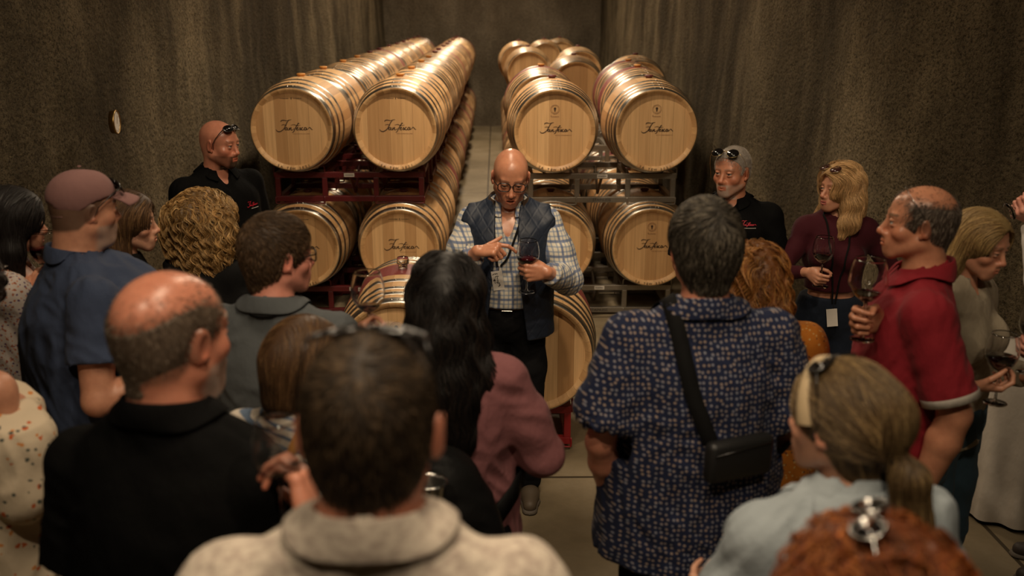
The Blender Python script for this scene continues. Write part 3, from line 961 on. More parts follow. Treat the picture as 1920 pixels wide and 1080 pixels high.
def hand_prims(sd, W, f, n, side, curl, thumb=(0.5, 0.3), k=1.0, kf=0.0022, spread=1.0):
    """W wrist, f finger direction, n palm normal, side +1 right / -1 left; curl = 4 values 0..1 (index..little) or 4 triples"""
    f = unit(f); n = unit(n - f * np.dot(n, f)); t = np.cross(f, n) * side
    P = lambda a, b, c: np.array(W) + (f * a + t * b + n * c) * k
    tips = []
    kn = [(.088, .030, .000), (.091, .009, -.003), (.086, -.012, -.002), (.078, -.031, .002)]
    for a, b, c in kn:
        sd.cone(P(.004, b * .45, 0), P(a, b, c), .0165 * k, .0112 * k, .008 * k)
    sd.ell(P(.045, .0, .004), (np.array([.045, .036, .0145])) * k, .01 * k, np.stack([f, t, n], 1))
    sd.ell(P(.034, .026, .010), np.array([.033, .018, .016]) * k, .01 * k, np.stack([unit(f + .5 * t), unit(t - .5 * f), n], 1))
    ln = [(.043, .026, .021), (.047, .030, .022), (.044, .028, .021), (.034, .021, .018)]
    for i in range(4):
        c = curl[i]; c = (c * R(75), c * R(100), c * R(60)) if not hasattr(c, '__len__') else tuple(R(x) for x in c)
        sp = R((6, 2, -3, -8)[i] * spread)
        d0 = f * math.cos(sp) + t * math.sin(sp)
        a = 0; p = P(*kn[i]); r = [.0098, .0086, .0078, .0066]
        if i == 3: r = [x * .88 for x in r]
        for j in range(3):
            a += c[j]
            d = d0 * math.cos(a) + n * math.sin(a)
            q = p + d * ln[i][j] * k
            sd.cone(p, q, r[j] * k, r[j + 1] * k, (.006 if j == 0 else .002) * k + kf * (j == 0))
            p = q
        tips.append((p, d))
    # thumb
    ab, fl = thumb
    p = P(.018, .026, .008)
    d = unit(f * (1 - .5 * ab) + t * (.35 + .55 * ab) + n * (.25 + .5 * fl))
    q = p + d * .046 * k; sd.cone(p, q, .0145 * k, .0112 * k, .010 * k)
    d2 = unit(d * (1 - .5 * fl) + f * .5 * (1 - .3 * fl) + n * .45 * fl - t * .35 * fl); q2 = q + d2 * .034 * k; sd.cone(q, q2, .0108 * k, .0100 * k, .003 * k)
    d3 = unit(d2 + n * .25 * fl - t * .5 * fl); q3 = q2 + d3 * .026 * k; sd.cone(q2, q3, .0100 * k, .0072 * k, .002 * k)
    return dict(P=P, f=f, t=t, n=n, tips=tips, thumb=q3, k=k)

# ---------------------------------------------------------------- hair
def strands(surf, V, F, count, length, seg, rad0, flow, curl=None, col=(.1, .06, .03), var=.3, lift=(0.0, 0.003), keep=None, seed=1, col2=None, colf=None, tipcol=None):
    """hair locks that start on the hair mass and run over it along flow(p)"""
    r = np.random.default_rng(seed)
    A = V[F[:, 0]]; B = V[F[:, 1]]; Cc = V[F[:, 2]]; Dd = V[F[:, 3]]
    ar = np.linalg.norm(np.cross(Cc - A, Dd - B), axis=1); ar /= ar.sum()
    fi = r.choice(len(F), count, p=ar); u = r.random((count, 1)); v = r.random((count, 1))
    P = (A[fi] * (1 - u) + B[fi] * u) * (1 - v) + (Dd[fi] * (1 - u) + Cc[fi] * u) * v
    P = P.astype(float)
    if keep is not None:
        P = P[keep(P)]; count = len(P)
    off = r.uniform(lift[0], lift[1], count)
    ln = length * r.uniform(.65, 1.25, count); st = (ln / seg)[:, None]
    def hash01(Q, lock, m=0):
        c_ = np.floor(Q / lock).astype(np.int64)
        return ((c_[:, 0] * (73856093 + 17 * m)) ^ (c_[:, 1] * (19349663 + 31 * m)) ^ (c_[:, 2] * (83492791 + 53 * m))) % 1009 / 1009.0
    Lk = curl[2] if curl else .016
    jit = r.normal(0, .07, (count, 3)) + .30 * (np.stack([hash01(P, Lk, m) for m in (1, 2, 3)], 1) - .5)
    lockshade = (1 + .9 * var * (hash01(P, Lk * .8, 5) - .5) * 2)[:, None]
    pts = [P]; 
    for i in range(seg):
        N = surf.grad(P)
        d = flow(P) + jit
        d -= N * (d * N).sum(1, keepdims=True)
        d /= np.linalg.norm(d, axis=1, keepdims=True) + 1e-9
        P = P + d * st
        s = surf.at(P); s = np.clip(s, -.03, .03)
        P = P - N * (s - off)[:, None] * .9
        pts.append(P)
    X = np.stack(pts, 1)                     # N, S, 3
    T = np.gradient(X, axis=1); T /= np.linalg.norm(T, axis=2, keepdims=True) + 1e-9
    up = np.array([.31, .57, .76]); U = np.cross(T, up); U /= np.linalg.norm(U, axis=2, keepdims=True) + 1e-9
    Wv = np.cross(T, U)
    if curl:
        amp, wl, lock = curl[:3]
        s = np.linspace(0, 1, seg + 1)[None, :] * ln[:, None]
        Q = X.reshape(-1, 3); N = surf.grad(Q).reshape(X.shape)
        B = np.cross(N, T); B /= np.linalg.norm(B, axis=2, keepdims=True) + 1e-9
        x_, y_, z_ = X[..., 0], X[..., 1], X[..., 2]
        ph = 2.4 * np.sin(x_ * 1.1 / lock + 1.0 + seed) + 2.4 * np.sin(y_ * 1.0 / lock + 2.0) + 1.2 * np.sin((x_ + y_) * 2.7 / lock)
        wv = 2 * np.pi * z_ / wl + ph + r.normal(0, .25, (count, 1))
        X = X + B * (amp * np.cos(wv))[..., None] + N * (amp * (.55 * np.sin(wv) + .45))[..., None]
        T = np.gradient(X, axis=1); T /= np.linalg.norm(T, axis=2, keepdims=True) + 1e-9
        U = np.cross(T, up); U /= np.linalg.norm(U, axis=2, keepdims=True) + 1e-9; Wv = np.cross(T, U)
    if curl and len(curl) > 3:      # extra ringlets
        amp, wl = curl[3:5]; lock = curl[2]
        s = np.linspace(0, 1, seg + 1)[None, :] * ln[:, None]
        cell = np.floor(X[:, 0] / lock).astype(np.int64)
        hsh = (cell[:, 0] * 73856093 ^ cell[:, 1] * 19349663 ^ cell[:, 2] * 83492791) % 1000 / 1000.0
        ph = hsh * 2 * np.pi + r.normal(0, .35, count)
        w = 2 * np.pi / (wl * (0.8 + .4 * hsh))
        a = amp * np.clip(s / .03, 0, 1)
        X = X + U * (a * np.cos(w[:, None] * s + ph[:, None]))[..., None] + Wv * (a * np.sin(w[:, None] * s + ph[:, None]))[..., None] * .7
        N = surf.grad(X.reshape(-1, 3)).reshape(X.shape); X = X + N * (a * .6)[..., None]
        T = np.gradient(X, axis=1); T /= np.linalg.norm(T, axis=2, keepdims=True) + 1e-9
        U = np.cross(T, up); U /= np.linalg.norm(U, axis=2, keepdims=True) + 1e-9; Wv = np.cross(T, U)
    s = np.linspace(0, 1, seg + 1)
    rr = rad0 * np.minimum(1, .45 + 3 * s) * np.clip((1.06 - s) * 2.2, .12, 1)
    rr = rr[None, :] * r.uniform(.6, 1.3, (count, 1))
    ring = []
    for k in range(3):
        an = 2 * np.pi * k / 3
        ring.append(X + (U * math.cos(an) + Wv * math.sin(an)) * rr[..., None])
    G = np.stack(ring, 2)                    # N,S,3sides,3
    n_, S_ = X.shape[:2]
    VV = G.reshape(-1, 3)
    base = (np.arange(n_)[:, None, None] * S_ * 3 + np.arange(S_ - 1)[None, :, None] * 3)
    kk = np.arange(3)[None, None, :]; k2 = (kk + 1) % 3
    FF = np.stack([base + kk, base + k2, base + 3 + k2, base + 3 + kk], 3).reshape(-1, 4)
    shade = r.uniform(1 - var * .6, 1 + var * .6, (n_, 1)) * lockshade
    cc = np.array(col)[None, :] * shade
    if col2 is not None:
        wsel = (r.random((n_, 1)) < col2[1]); cc = np.where(wsel, np.array(col2[0])[None, :] * shade, cc)
    c = np.repeat(cc[:, None, :], S_ * 3, 1).reshape(-1, 3)
    if tipcol is not None:
        w = np.repeat(np.clip(s * 1.2 - .1, 0, 1), 3)[None, :, None]
        c = (np.repeat(cc[:, None, :], S_ * 3, 1) * (1 - w) + np.array(tipcol) * shade[:, None, :] * w).reshape(-1, 3)
    if colf is not None: c = colf(VV, c)
    return VV, FF, c

def join_meshes(parts):
    v = []; f = []; c = []; o = 0
    for V, F, Cc in parts:
        v.append(V); f.append(F + o); c.append(Cc); o += len(V)
    return np.concatenate(v), np.concatenate(f), np.concatenate(c)

def cut_field(D, xs, ys, zs, fn):
    X = xs[:, None, None]; Y = ys[None, :, None]; Z = zs[None, None, :]
    return np.maximum(D, fn(X, Y, Z).astype(np.float32))
def folds(D, xs, ys, zs, amp, seed=0, wl=0.09, vert=0.5):
    r = np.random.default_rng(seed)
    near = np.abs(D) < amp * 2 + 0.03
    I, J, K = np.nonzero(near)
    x, y, z = xs[I], ys[J], zs[K]
    w = np.zeros(len(x), np.float32)
    wx = .04 * np.sin(11 * z + 7 * x + seed) + .03 * np.sin(23 * y + 9 * z + seed * 2)
    for i in range(5):
        d = r.normal(size=3); d[2] *= vert; d /= np.linalg.norm(d)
        q = 2 * math.pi / (wl * r.uniform(.6, 1.8))
        w += np.sin(q * (x * d[0] + y * d[1] + z * d[2] + wx * (1 + .3 * i)) + r.uniform(0, 6))
    w = w / 5
    D[I, J, K] += amp * (1.6 * np.abs(w) - .45)
    return D
# ================================================================ people
M['skin'] = skin_mat('skin'); M['skin_shiny'] = skin_mat('skin_shiny', 0.30)
M['hair'] = hair_mat('hair'); M['hair_matte'] = hair_mat('hair_matte', 0.6)
M['black_plastic'] = plain('black_plastic', (0.012, 0.011, 0.010), 0.22)
M['dark_lens'] = plain('dark_lens', (0.008, 0.007, 0.007), 0.05)
M['brown_lens'] = plain('brown_lens', (0.05, 0.02, 0.018), 0.06)
M['gold'] = plain('gold_wire', (0.5, 0.36, 0.16), 0.3, 1.0)
M['sole'] = plain('rubber_sole', (0.12, 0.10, 0.08), 0.7)
SKIN = dict(ruddy=(.62, .27, .175), tan=(.56, .26, .155), fair=(.66, .37, .25), warm=(.60, .30, .19), pink=(.68, .31, .23))

SLOPE = [0.0]
def torso_prims(sd, s, w, sex, belly, g, k=.04, hips=1.0, low=True):
    X = lambda c: np.array(c) * s
    f = sex == 'f'
    sw = .158 if f else .178
    sd.ell(X((0, -.005, 1.28)), X(((.145 if f else .165) * w + g, .105 + belly * .25 + g, .19 + g)), k)
    for e in (-1, 1):
        sd.ell(X((e * .075 * w, -.045, 1.30)), X((.075 * w + g, .065 + g, .13 + g)), k)
        sd.cone(X((0, -.03, 1.468)), X((e * .125 * w, -.022, 1.402 - SLOPE[0] * .8)), (.050 + g) * s, (.040 + g) * s, k)
        sd.ell(X((e * sw * w, -.018, 1.385 - SLOPE[0])), X((.052 + g, .056 + g, .06 + g)), k)
        if f: sd.ell(X((e * .068 * w, .085, 1.27)), X((.062 + g, .055 + g, .062 + g)), .03)
        else: sd.ell(X((e * .07 * w, .055, 1.32)), X((.085 * w + g, .05 + g, .075 + g)), k)
    sd.ell(X((0, .005 + belly * .6, 1.09)), X(((.125 if f else .150) * w + belly * .3 + g, (.095 if f else .105) + belly * .6 + g, .17 + g)), k)
    if low:
        sd.ell(X((0, -.005, .945)), X(((.17 * hips if f else .160 * hips) * w + g, .115 + belly * .2 + g, .13 + g)), k)
        for e in (-1, 1): sd.ell(X((e * .075 * w, -.06, .90)), X((.085 * w + g, .075 + g, .09 + g)), .03)

def ik(S_, T, L1, L2, hint):
    d = T - S_; n = np.linalg.norm(d); n2 = min(n, (L1 + L2) * .995); u = d / n
    a = (L1 * L1 - L2 * L2 + n2 * n2) / (2 * n2); h = math.sqrt(max(0, L1 * L1 - a * a))
    p = unit(np.array(hint, float) - u * np.dot(hint, u))
    return S_ + u * a + p * h, S_ + u * n2

HANDS = {
    'relax': dict(curl=[.18, .22, .27, .32], thumb=(.4, .3)),
    'grip': dict(curl=[(55, 75, 40), (60, 80, 45), (64, 84, 45), (68, 88, 48)], thumb=(.35, .9)),
    'pinch': dict(curl=[(48, 62, 30), (60, 80, 45), (70, 90, 50), (75, 92, 50)], thumb=(.3, .9)),
    'cup': dict(curl=[(32, 55, 30), (36, 60, 32), (40, 62, 34), (46, 66, 34)], thumb=(.75, .55)),
    'point': dict(curl=[(22, 28, 14), (64, 84, 45), (72, 92, 50), (78, 95, 50)], thumb=(.95, -.25)),
    'fist': dict(curl=[(70, 90, 50)] * 4, thumb=(.3, .9)),
}
def person(name_label, x, y, h, Ht, sex='m', w=1.0, belly=0.0, head=(0, 0, 0), skin='warm', face=None, arms=None, top=None, bottom=None,
           slope=0.0, feet=True, hv=.0030, handv=.004, lean=0.0, shoe=(.04, .03, .025), shiny=False, neck_w=1.0, stance=0.0, hd=1.0, headshift=(0, 0, 0)):
    face = face or {}; Ht = Ht + .02; s = Ht / 1.75
    SLOPE[0] = slope
    root = empty('person', (x, y, 0), R(-h))
    tag(root, name_label, 'person')
    Rw = rotz(R(-h)); toL = lambda p: Rw.T @ (np.array(p, float) - np.array([x, y, 0]))
    toW = lambda p: Rw @ np.array(p, float) + np.array([x, y, 0])
    f = sex == 'f'
    hs = s * (0.97 if f else 1.0) * hd
    yaw, pitch, roll = [R(a) for a in head]
    Mh = rotz(-yaw) @ rotx(-pitch) @ roty(roll)
    piv = np.array([0, .0 + lean * .1, 1.535 * s - .02])
    H = Frame(piv + Mh @ np.array([0, .012, .10]) * s + np.array(headshift), Mh, hs)
    body = SD()
    torso_prims(body, s, w, sex, belly, -.006, low=bool(top is None or top.get('bare_waist')))
    nr = (.047 if f else .056) * neck_w
    body.cone(H((0, -.028, -.055)), np.array([0, -.025, 1.455]) * s, nr * s, (nr + .006) * s, .025)
    head_prims(body, H, face)
    arms = arms or {}
    info = dict(root=root, H=H, Hw=Frame(toW(H.o), Rw @ H.M, H.k), s=s, toW=toW, toL=toL, Rw=Rw, hands={}, sex=sex, w=w)
    up, fo = (.285, .245) if not f else (.27, .23)
    J = {}
    fines = [[], [], []]
    c0 = H((0, 0, -.01))
    for a, rr in zip(range(3), (.105, .125, .135)): fines[a].append((c0[a] - rr * hs, c0[a] + rr * hs, hv))
    for side, key in ((1, 'R'), (-1, 'L')):
        a = dict(arms.get(key, {}))
        Sh = np.array([side * (.158 if f else .178) * w, -.018 + a.get('fwd', 0), 1.388 - slope + a.get('raise', 0)]) * s
        ar = a.get('thick', 1.0) * (.82 if f else 1.0)
        if 'to' in a:
            T = toL(a['to']) if a.get('world', True) else np.array(a['to'])
            hint = np.array(a.get('hint', (.5, -.3, -1))) * np.array([side, 1, 1])
            El, Wr = ik(Sh, T, up * s, fo * s, hint)
        else:
            u = unit(np.array(a.get('u', (.14, -.06, -1))) * [side, 1, 1]); v = unit(np.array(a.get('f', (.02, .22, -1))) * [side, 1, 1])
            El = Sh + u * up * s; Wr = El + v * fo * s
        fd = unit(Wr - El)
        J[key] = (Sh, El, Wr)
        body.chain([Sh, Sh + (El - Sh) * .45, El], [.050 * ar * s, .047 * ar * s, .038 * ar * s], .02)
        body.chain([El, El + (Wr - El) * .35, Wr], [.038 * ar * s, .041 * ar * s, .027 * ar * s], .015, sq=None)
        hp = HANDS[a.get('hand', 'relax')]
        hf = fd
        if 'hf' in a: hf = unit(Rw.T @ np.array(a['hf'], float))
        n = np.array([-side, .15, 0.0]) if 'n' not in a else Rw.T @ np.array(a['n'], float)
        hk = (0.90 if f else 1.0) * s * a.get('hk', 1.0)
        Hd = hand_prims(body, Wr, hf, n, side, a.get('curl', hp['curl']), a.get('thumb', hp['thumb']), hk)
        info['hands'][key] = Hd
        ctr = Hd['P'](.07, 0, .02); v = a.get('v', handv)
        for q in range(3): fines[q].append((ctr[q] - .115 * hk, ctr[q] + .115 * hk, v))
    info['J'] = J
    lo, hi = body.bounds()
    lo[2] = max(lo[2], min(J['R'][2][2], J['L'][2][2], .9 * s) - .25)
    ax = [axis_steps(lo[i], hi[i], .010, fines[i]) for i in range(3)]
    D = body.grid(*ax)
    V, F = surface(D, *ax)
    near = np.linalg.norm(V - H.o, axis=1) < .2 * hs
    V2 = relax(V, F, 1, .35); V = V2
    col = np.tile(np.array(SKIN[skin] if isinstance(skin, str) else skin), (len(V), 1)).astype(float)
    col[near] = face_colors(V[near], H, face, SKIN[skin] if isinstance(skin, str) else skin)
    for key in ('R', 'L'):     # redder knuckles and fingertips, paler nails
        Hd = info['hands'][key]
        for tp, td in Hd['tips']:
            d = np.linalg.norm(V - tp, axis=1); wgt = np.clip(1 - d / (.016 * Hd['k']), 0, 1)[:, None] * .5
            col = col * (1 - wgt) + col * np.array([1.06, .8, .78]) * wgt
    mesh_obj('body', V, F, M['skin_shiny' if shiny else 'skin'], root, True, col)
    info['body'] = body
    if top: info['top'] = shirt(info, top, belly, J)
    if bottom: info['bottom'] = trousers(info, bottom, belly, stance, shoe, feet)
    return info

def cloth_mesh(sd, name, mat, parent, vox=.0075, fold=(.006, 1), cuts=(), wl=.10, rel=1, lo=None, hi=None, vert=.5):
    a, b = sd.bounds()
    if lo is not None: a = np.maximum(a, lo)
    if hi is not None: b = np.minimum(b, hi)
    ax = [np.arange(a[i], b[i] + vox, vox).astype(np.float32) for i in range(3)]
    D = sd.grid(*ax)
    if fold[0]: D = folds(D, *ax, fold[0], fold[1], wl, vert)
    for c in cuts: D = cut_field(D, *ax, c)
    D[0] = D[-1] = 1; D[:, 0] = D[:, -1] = 1; D[:, :, 0] = D[:, :, -1] = 1
    V, F = surface(D, *ax)
    V = relax(V, F, rel, .5)
    return mesh_obj(name, V, F, mat, parent, True)

def shirt(info, t, belly, J):
    s, w, sex, root = info['s'], info['w'], info['sex'], info['root']
    sd = SD(); g = t.get('g', .010)
    torso_prims(sd, s, w, sex, belly, g, .045, low=False)
    hem = t.get('hem', .86); fl = t.get('flare', 0)
    hw = (.150 if sex == 'f' else .165) * w + belly * .4 + fl
    zl = max(hem - .12, .62)
    if not t.get('tight'):
        sd.cone(np.array((0, .0 + belly * .35, 1.18)) * s, np.array((0, belly * .45, zl)) * s, (hw - .005 + g) * s, (hw + g + fl) * s, .05, ((0, 1, 0), .70 + belly * 1.6))
    else:
        torso_prims(sd, s, w, sex, belly, g)
    sl = t.get('sleeve', 'short')
    for side, key in ((1, 'R'), (-1, 'L')):
        Sh, El, Wr = J[key]
        ar = .82 if sex == 'f' else 1.0
        lo = t.get('loose', .012)
        if sl == 'short':
            fr = t.get('sl_len', .62); E2 = Sh + (El - Sh) * fr
            sd.cone(Sh, E2, (.058 * ar + g) * s, (.052 * ar + g + lo) * s, .025)
        elif sl == 'long':
            fr = t.get('sl_len', .93); W2 = El + (Wr - El) * fr
            sd.chain([Sh, Sh + (El - Sh) * .5, El], [(.056 * ar + g) * s, (.052 * ar + g + lo) * s, (.046 * ar + g + lo) * s], .025)
            sd.cone(El, W2, (.045 * ar + g + lo) * s, (.031 * ar + g + lo * .8) * s, .015)
        elif sl == 'none':
            sd.chain([Sh + np.array([side * .085 * s, 0, .10]), Sh + np.array([side * .075 * s, 0, -.02]), El + np.array([side * .03, 0, 0])], [.066 * s, .068 * s, .075 * s], .012, True)
    nb = np.array([0, -.025, 1.46]) * s
    nr = t.get('neck', .062 if sex == 'm' else .056) * s
    tilt = t.get('ntilt', .35)
    sd.cone(nb + np.array([0, tilt * .02, -.012]) * s, nb + np.array([0, .02, .16]) * s, nr, nr * 1.2, .008, None, True)
    if t.get('vneck'):
        d, wd = t['vneck']
        sd.cone(np.array([0, .06, 1.47]) * s, np.array([0, .16, 1.47 - d]) * s, wd * s, .006 * s, .006, None, True)
    if t.get('scoop'):
        sd.ell(np.array([0, .03, 1.475]) * s, np.array([.085, .10, t['scoop']]) * s, .01, None, True)
    cuts = [lambda X, Y, Z: hem * s - Z + 0 * X + 0 * Y]
    if sl in ('short', 'long'):
        for key in ('R', 'L'):
            Sh, El, Wr = J[key]
            if sl == 'short':
                d = unit(El - Sh); p = Sh + (El - Sh) * t.get('sl_len', .62)
                A_, B_ = Sh, El
            else:
                d = unit(Wr - El); p = El + (Wr - El) * t.get('sl_len', .93); A_, B_ = El, Wr
            def cf(X, Y, Z, d=d, p=p, A_=A_, B_=B_):
                q = (X - p[0]) * d[0] + (Y - p[1]) * d[1] + (Z - p[2]) * d[2]
                # only near this arm
                ax_ = np.sqrt(np.maximum(0, (X - p[0]) ** 2 + (Y - p[1]) ** 2 + (Z - p[2]) ** 2 - q * q))
                return np.where((ax_ < .085 * s) & (q < .13), q, -.05)
            cuts.append(cf)
    if t.get('cut'): cuts.append(t['cut'](s))
    o = cloth_mesh(sd, t.get('name', 'shirt'), t['mat'], root, t.get('vox', .0075), t.get('fold', (.006, 3)), cuts, t.get('wl', .10))
    info['shirt_sd'] = sd
    if t.get('collar'): collar(info, t['collar'], t.get('collar_mat', t['mat']))
    if t.get('trim'):       # contrasting band at the sleeve hem
        for key in ('R', 'L'):
            Sh, El, Wr = J[key]; d = unit(El - Sh); p = Sh + (El - Sh) * (t.get('sl_len', .62))
            rr_ = (.052 + g + t.get('loose', .012)) * s
            u = unit(np.cross(d, (0, 1, .3))); v = np.cross(d, u); mb = MB(); n = 32
            for q_, r_ in ((-.020, rr_ + .003), (.0035, rr_ + .0035), (.0035, rr_ - .004)):
                for k in range(n):
                    a = 2 * math.pi * k / n; mb.v.append(Vector(p + d * q_ + (u * math.cos(a) + v * math.sin(a)) * r_))
            for i in range(2):
                for k in range(n): mb.f.append([i * n + k, i * n + (k + 1) % n, (i + 1) * n + (k + 1) % n, (i + 1) * n + k])
            mb.build('sleeve_trim', t['trim'], root, True)
    return sd

def collar(info, c, mat):
    """folded shirt collar around the neck, open at the throat by gap degrees"""
    s = info['s']; gap = R(c.get('gap', 25)); ht = c.get('h', .034) * s; fall = c.get('fall', .045) * s
    ctr = np.array([0, -.024, 1.462]) * s + np.array(c.get('shift', (0, 0, 0)))
    r0 = c.get('r', .066) * s; n = 48; mb = MB()
    prof = [(r0 - .001, -.012 * s), (r0 - .002, ht), (r0 + .003, ht + .004), (r0 + .006, ht), (r0 + .009 + fall * .10, ht - fall * .5), (r0 + .014 + fall * .25, ht - fall)]
    for i in range(n + 1):
        a = -math.pi / 2 - math.pi + gap + (2 * math.pi - 2 * gap) * i / n   # throat at +y
        a = math.pi / 2 + gap + (2 * math.pi - 2 * gap) * i / n
        back = (1 - math.sin(a)) / 2
        tip = max(0.0, 1 - min(i, n - i) / (n * .14))
        for j, (r_, z_) in enumerate(prof):
            zz = z_ + (back - .5) * .034 * s
            k = 1.0
            if j >= 3: zz -= tip * .020 * s * (j - 2) / 3; k = 1 + .05 * tip
            q_ = (ctr + np.array([r_ * k * math.cos(a) * 1.02, r_ * k * math.sin(a) * 1.06, zz]))[None, :]
            if j >= 4 and 'shirt_sd' in info and not c.get('stand'):
                for _ in range(4):
                    d_ = info['shirt_sd'].at(q_)
                    if j == 5 or d_[0] < .010: q_ = q_ - info['shirt_sd'].grad(q_) * np.clip(d_ - (.010 if j == 5 else .014), -.02, .02) * .8
            mb.v.append(Vector(q_[0]))
    m = len(prof)
    for i in range(n):
        for j in range(m - 1):
            a = i * m + j; mb.f.append([a, a + 1, a + m + 1, a + m])
    o = mb.build('collar', mat, info['root'], True)
    so = o.modifiers.new('thick', 'SOLIDIFY'); so.thickness = .0022
    su = o.modifiers.new('sub', 'SUBSURF'); su.levels = 1; su.render_levels = 1
    return o

def trousers(info, t, belly, stance, shoecol, feet):
    s, w, sex, root = info['s'], info['w'], info['sex'], info['root']
    f = sex == 'f'; sd = SD(); g = .008
    topz = t.get('waist', 1.02)
    sd.ell(np.array((0, -.005 + belly * .2, .955)) * s, np.array(((.172 if f else .165) * w + g, .118 + belly * .4 + g, .15)) * s, .04)
    sd.ell(np.array((0, .0 + belly * .4, 1.03)) * s, np.array(((.145 if f else .158) * w + g + belly * .2, .105 + belly * .5 + g, .10)) * s, .04)
    lg = t.get('leg', 1.0); st = .10 + stance
    for e in (-1, 1):
        sd.ell(np.array((e * .075 * w, -.06, .90)) * s, np.array((.088 * w + g, .078 + g, .09 + g)) * s, .03)
        hip = np.array((e * .085 * w, -.005, .90)) * s; kn = np.array((e * (.095 + stance * .5), .02, .48)) * s; an = np.array((e * st, -.015, .09)) * s
        if t.get('skirt'): continue
        sd.chain([hip, (hip + kn) / 2, kn], [.098 * w * s, .086 * w * lg * s, .066 * lg * s], .03)
        sd.chain([kn, (kn * .6 + an * .4), an], [.064 * lg * s, .062 * lg * s, .056 * lg * s], .02)
    if t.get('skirt'):
        sd.cone(np.array((0, 0, .92)) * s, np.array((0, 0, t['skirt'])) * s, .17 * s, .24 * s, .05, ((0, 1, 0), .8))
    cuts = [lambda X, Y, Z: Z - topz * s + 0 * X + 0 * Y, lambda X, Y, Z: (t.get('skirt', .055)) * s - Z + 0 * X + 0 * Y]
    cloth_mesh(sd, t.get('name', 'trousers'), t['mat'], root, t.get('vox', .010), t.get('fold', (.006, 5)), cuts, .12)
    info['trouser_sd'] = sd
    if t.get('belt'):
        r_ = SD(); mb = MB(); n = 48; z = (topz - .018) * s
        for zz, o_ in ((z - .017, .004), (z + .017, .004), (z + .017, .0), (z - .017, .0)):
            for k in range(n):
                a = 2 * math.pi * k / n; d = np.array([math.cos(a), math.sin(a), 0]); rr_ = np.linspace(.05, .34, 60)
                P = d[None, :] * rr_[:, None] + np.array([0, 0, z]); v = sd.at(P); i = np.argmax(v > 0)
                mb.v.append(Vector(tuple(d * (rr_[i] + .003 + o_)) ) + Vector((0, 0, zz)))
        for i in range(4):
            for k in range(n): mb.f.append([i * n + k, i * n + (k + 1) % n, ((i + 1) % 4) * n + (k + 1) % n, ((i + 1) % 4) * n + k])
        mb.build('belt', t['belt'], root, True)
        y = sorted([v for v in mb.v if abs(v.x) < .03 and v.y > 0], key=lambda v: -v.y)[0].y
        b = MB(); b.tube([(-.024, y + .004, z - .019), (.024, y + .004, z - .019), (.024, y + .004, z + .019), (-.024, y + .004, z + .019)], .0028, 6, True)
        b.build('belt_buckle', M['steel'], root)
    if feet:
        sm = plain('shoe_leather', shoecol, 0.6)
        for e in (-1, 1):
            q = SD(); bx = e * (.10 + stance) * s
            q.chain([(bx, -.045 * s, .045 * s), (bx + e * .006, .06 * s, .042 * s), (bx + e * .008, .15 * s, .034 * s)], [.040 * s, .042 * s, .032 * s], .02)
            q.cone((bx, -.03 * s, .05 * s), (bx, -.02 * s, .10 * s), .042 * s, .045 * s, .02)
            o = cloth_mesh(q, 'shoe', sm, root, .007, (0, 0), [lambda X, Y, Z: .016 - Z + 0 * X + 0 * Y])
            q2 = SD(); q2.chain([(bx, -.045 * s, .0), (bx + e * .006, .06 * s, .0), (bx + e * .008, .155 * s, .0)], [.044 * s, .047 * s, .038 * s], .02)
            cloth_mesh(q2, 'sole', M['sole'], o, .007, (0, 0), [lambda X, Y, Z: Z - .022 + 0 * X + 0 * Y, lambda X, Y, Z: .002 - Z + 0 * X + 0 * Y])

# ---------------------------------------------------------------- hair styles
def cap_prims(sd, H, t, tt=None, back=0.0):
    k = H.k; tt = t if tt is None else tt
    sd.ell(H((0, -.017 - back / 2, .030 + (tt - t) / 2)), np.array([.0765 + t, .099 + t + back / 2, .087 + (t + tt) / 2]) * k, .02, H.M)
    sd.ell(H((0, .030, .030 + (tt - t) / 2)), np.array([.066 + t, .055 + t, .062 + tt]) * k, .02, H.M)
    sd.ell(H((0, -.045, -.02)), np.array([.062 + t, .055 + t, .06 + t]) * k, .03, H.M)
    sd.cone(H((0, -.040, -.05)), H((0, -.045, -.08)), (.050 + t) * k, (.048 + t * .5) * k, .02)

ZL_MEN = ([-.14, -.07, -.042, -.033, -.022, .010, .015, .028, .034, .055, .075, .11], [-.098, -.094, -.070, -.005, .024, .028, -.014, -.014, .028, .056, .076, .084])
def hair_object(info, sd, colr, mat='hair', cutf=None, vox=.0045, fold=(0, 0), name='hair', st=(), basek=.55, hi=None):
    H = info['H']; a, b = sd.bounds()
    ax = [np.arange(a[i], b[i] + vox, vox).astype(np.float32) for i in range(3)]
    D = sd.grid(*ax)
    if fold[0]: D = folds(D, *ax, fold[0], fold[1], fold[2] if len(fold) > 2 else .05, .4)
    if cutf is not None:
        g = np.stack(np.meshgrid(*ax, indexing='ij'), -1).reshape(-1, 3)
        D = np.maximum(D, cutf(H.inv(g)).reshape(D.shape).astype(np.float32) * H.k)
    D[0] = D[-1] = 1; D[:, 0] = D[:, -1] = 1; D[:, :, 0] = D[:, :, -1] = 1
    V, F = surface(D, *ax); V = relax(V, F, 1, .4)
    parts = [(V, F, np.tile(np.array(colr) * basek, (len(V), 1)))]
    for q in st:
        q = dict(q)
        parts.append(strands(sd, V, F, q.pop('n'), q.pop('len'), q.pop('seg', 5), q.pop('r', .0006), q.pop('flow'), col=q.pop('col', colr), **q))
    V, F, c = join_meshes(parts)
    return mesh_obj(name, V, F, M[mat], info['root'], True, c)

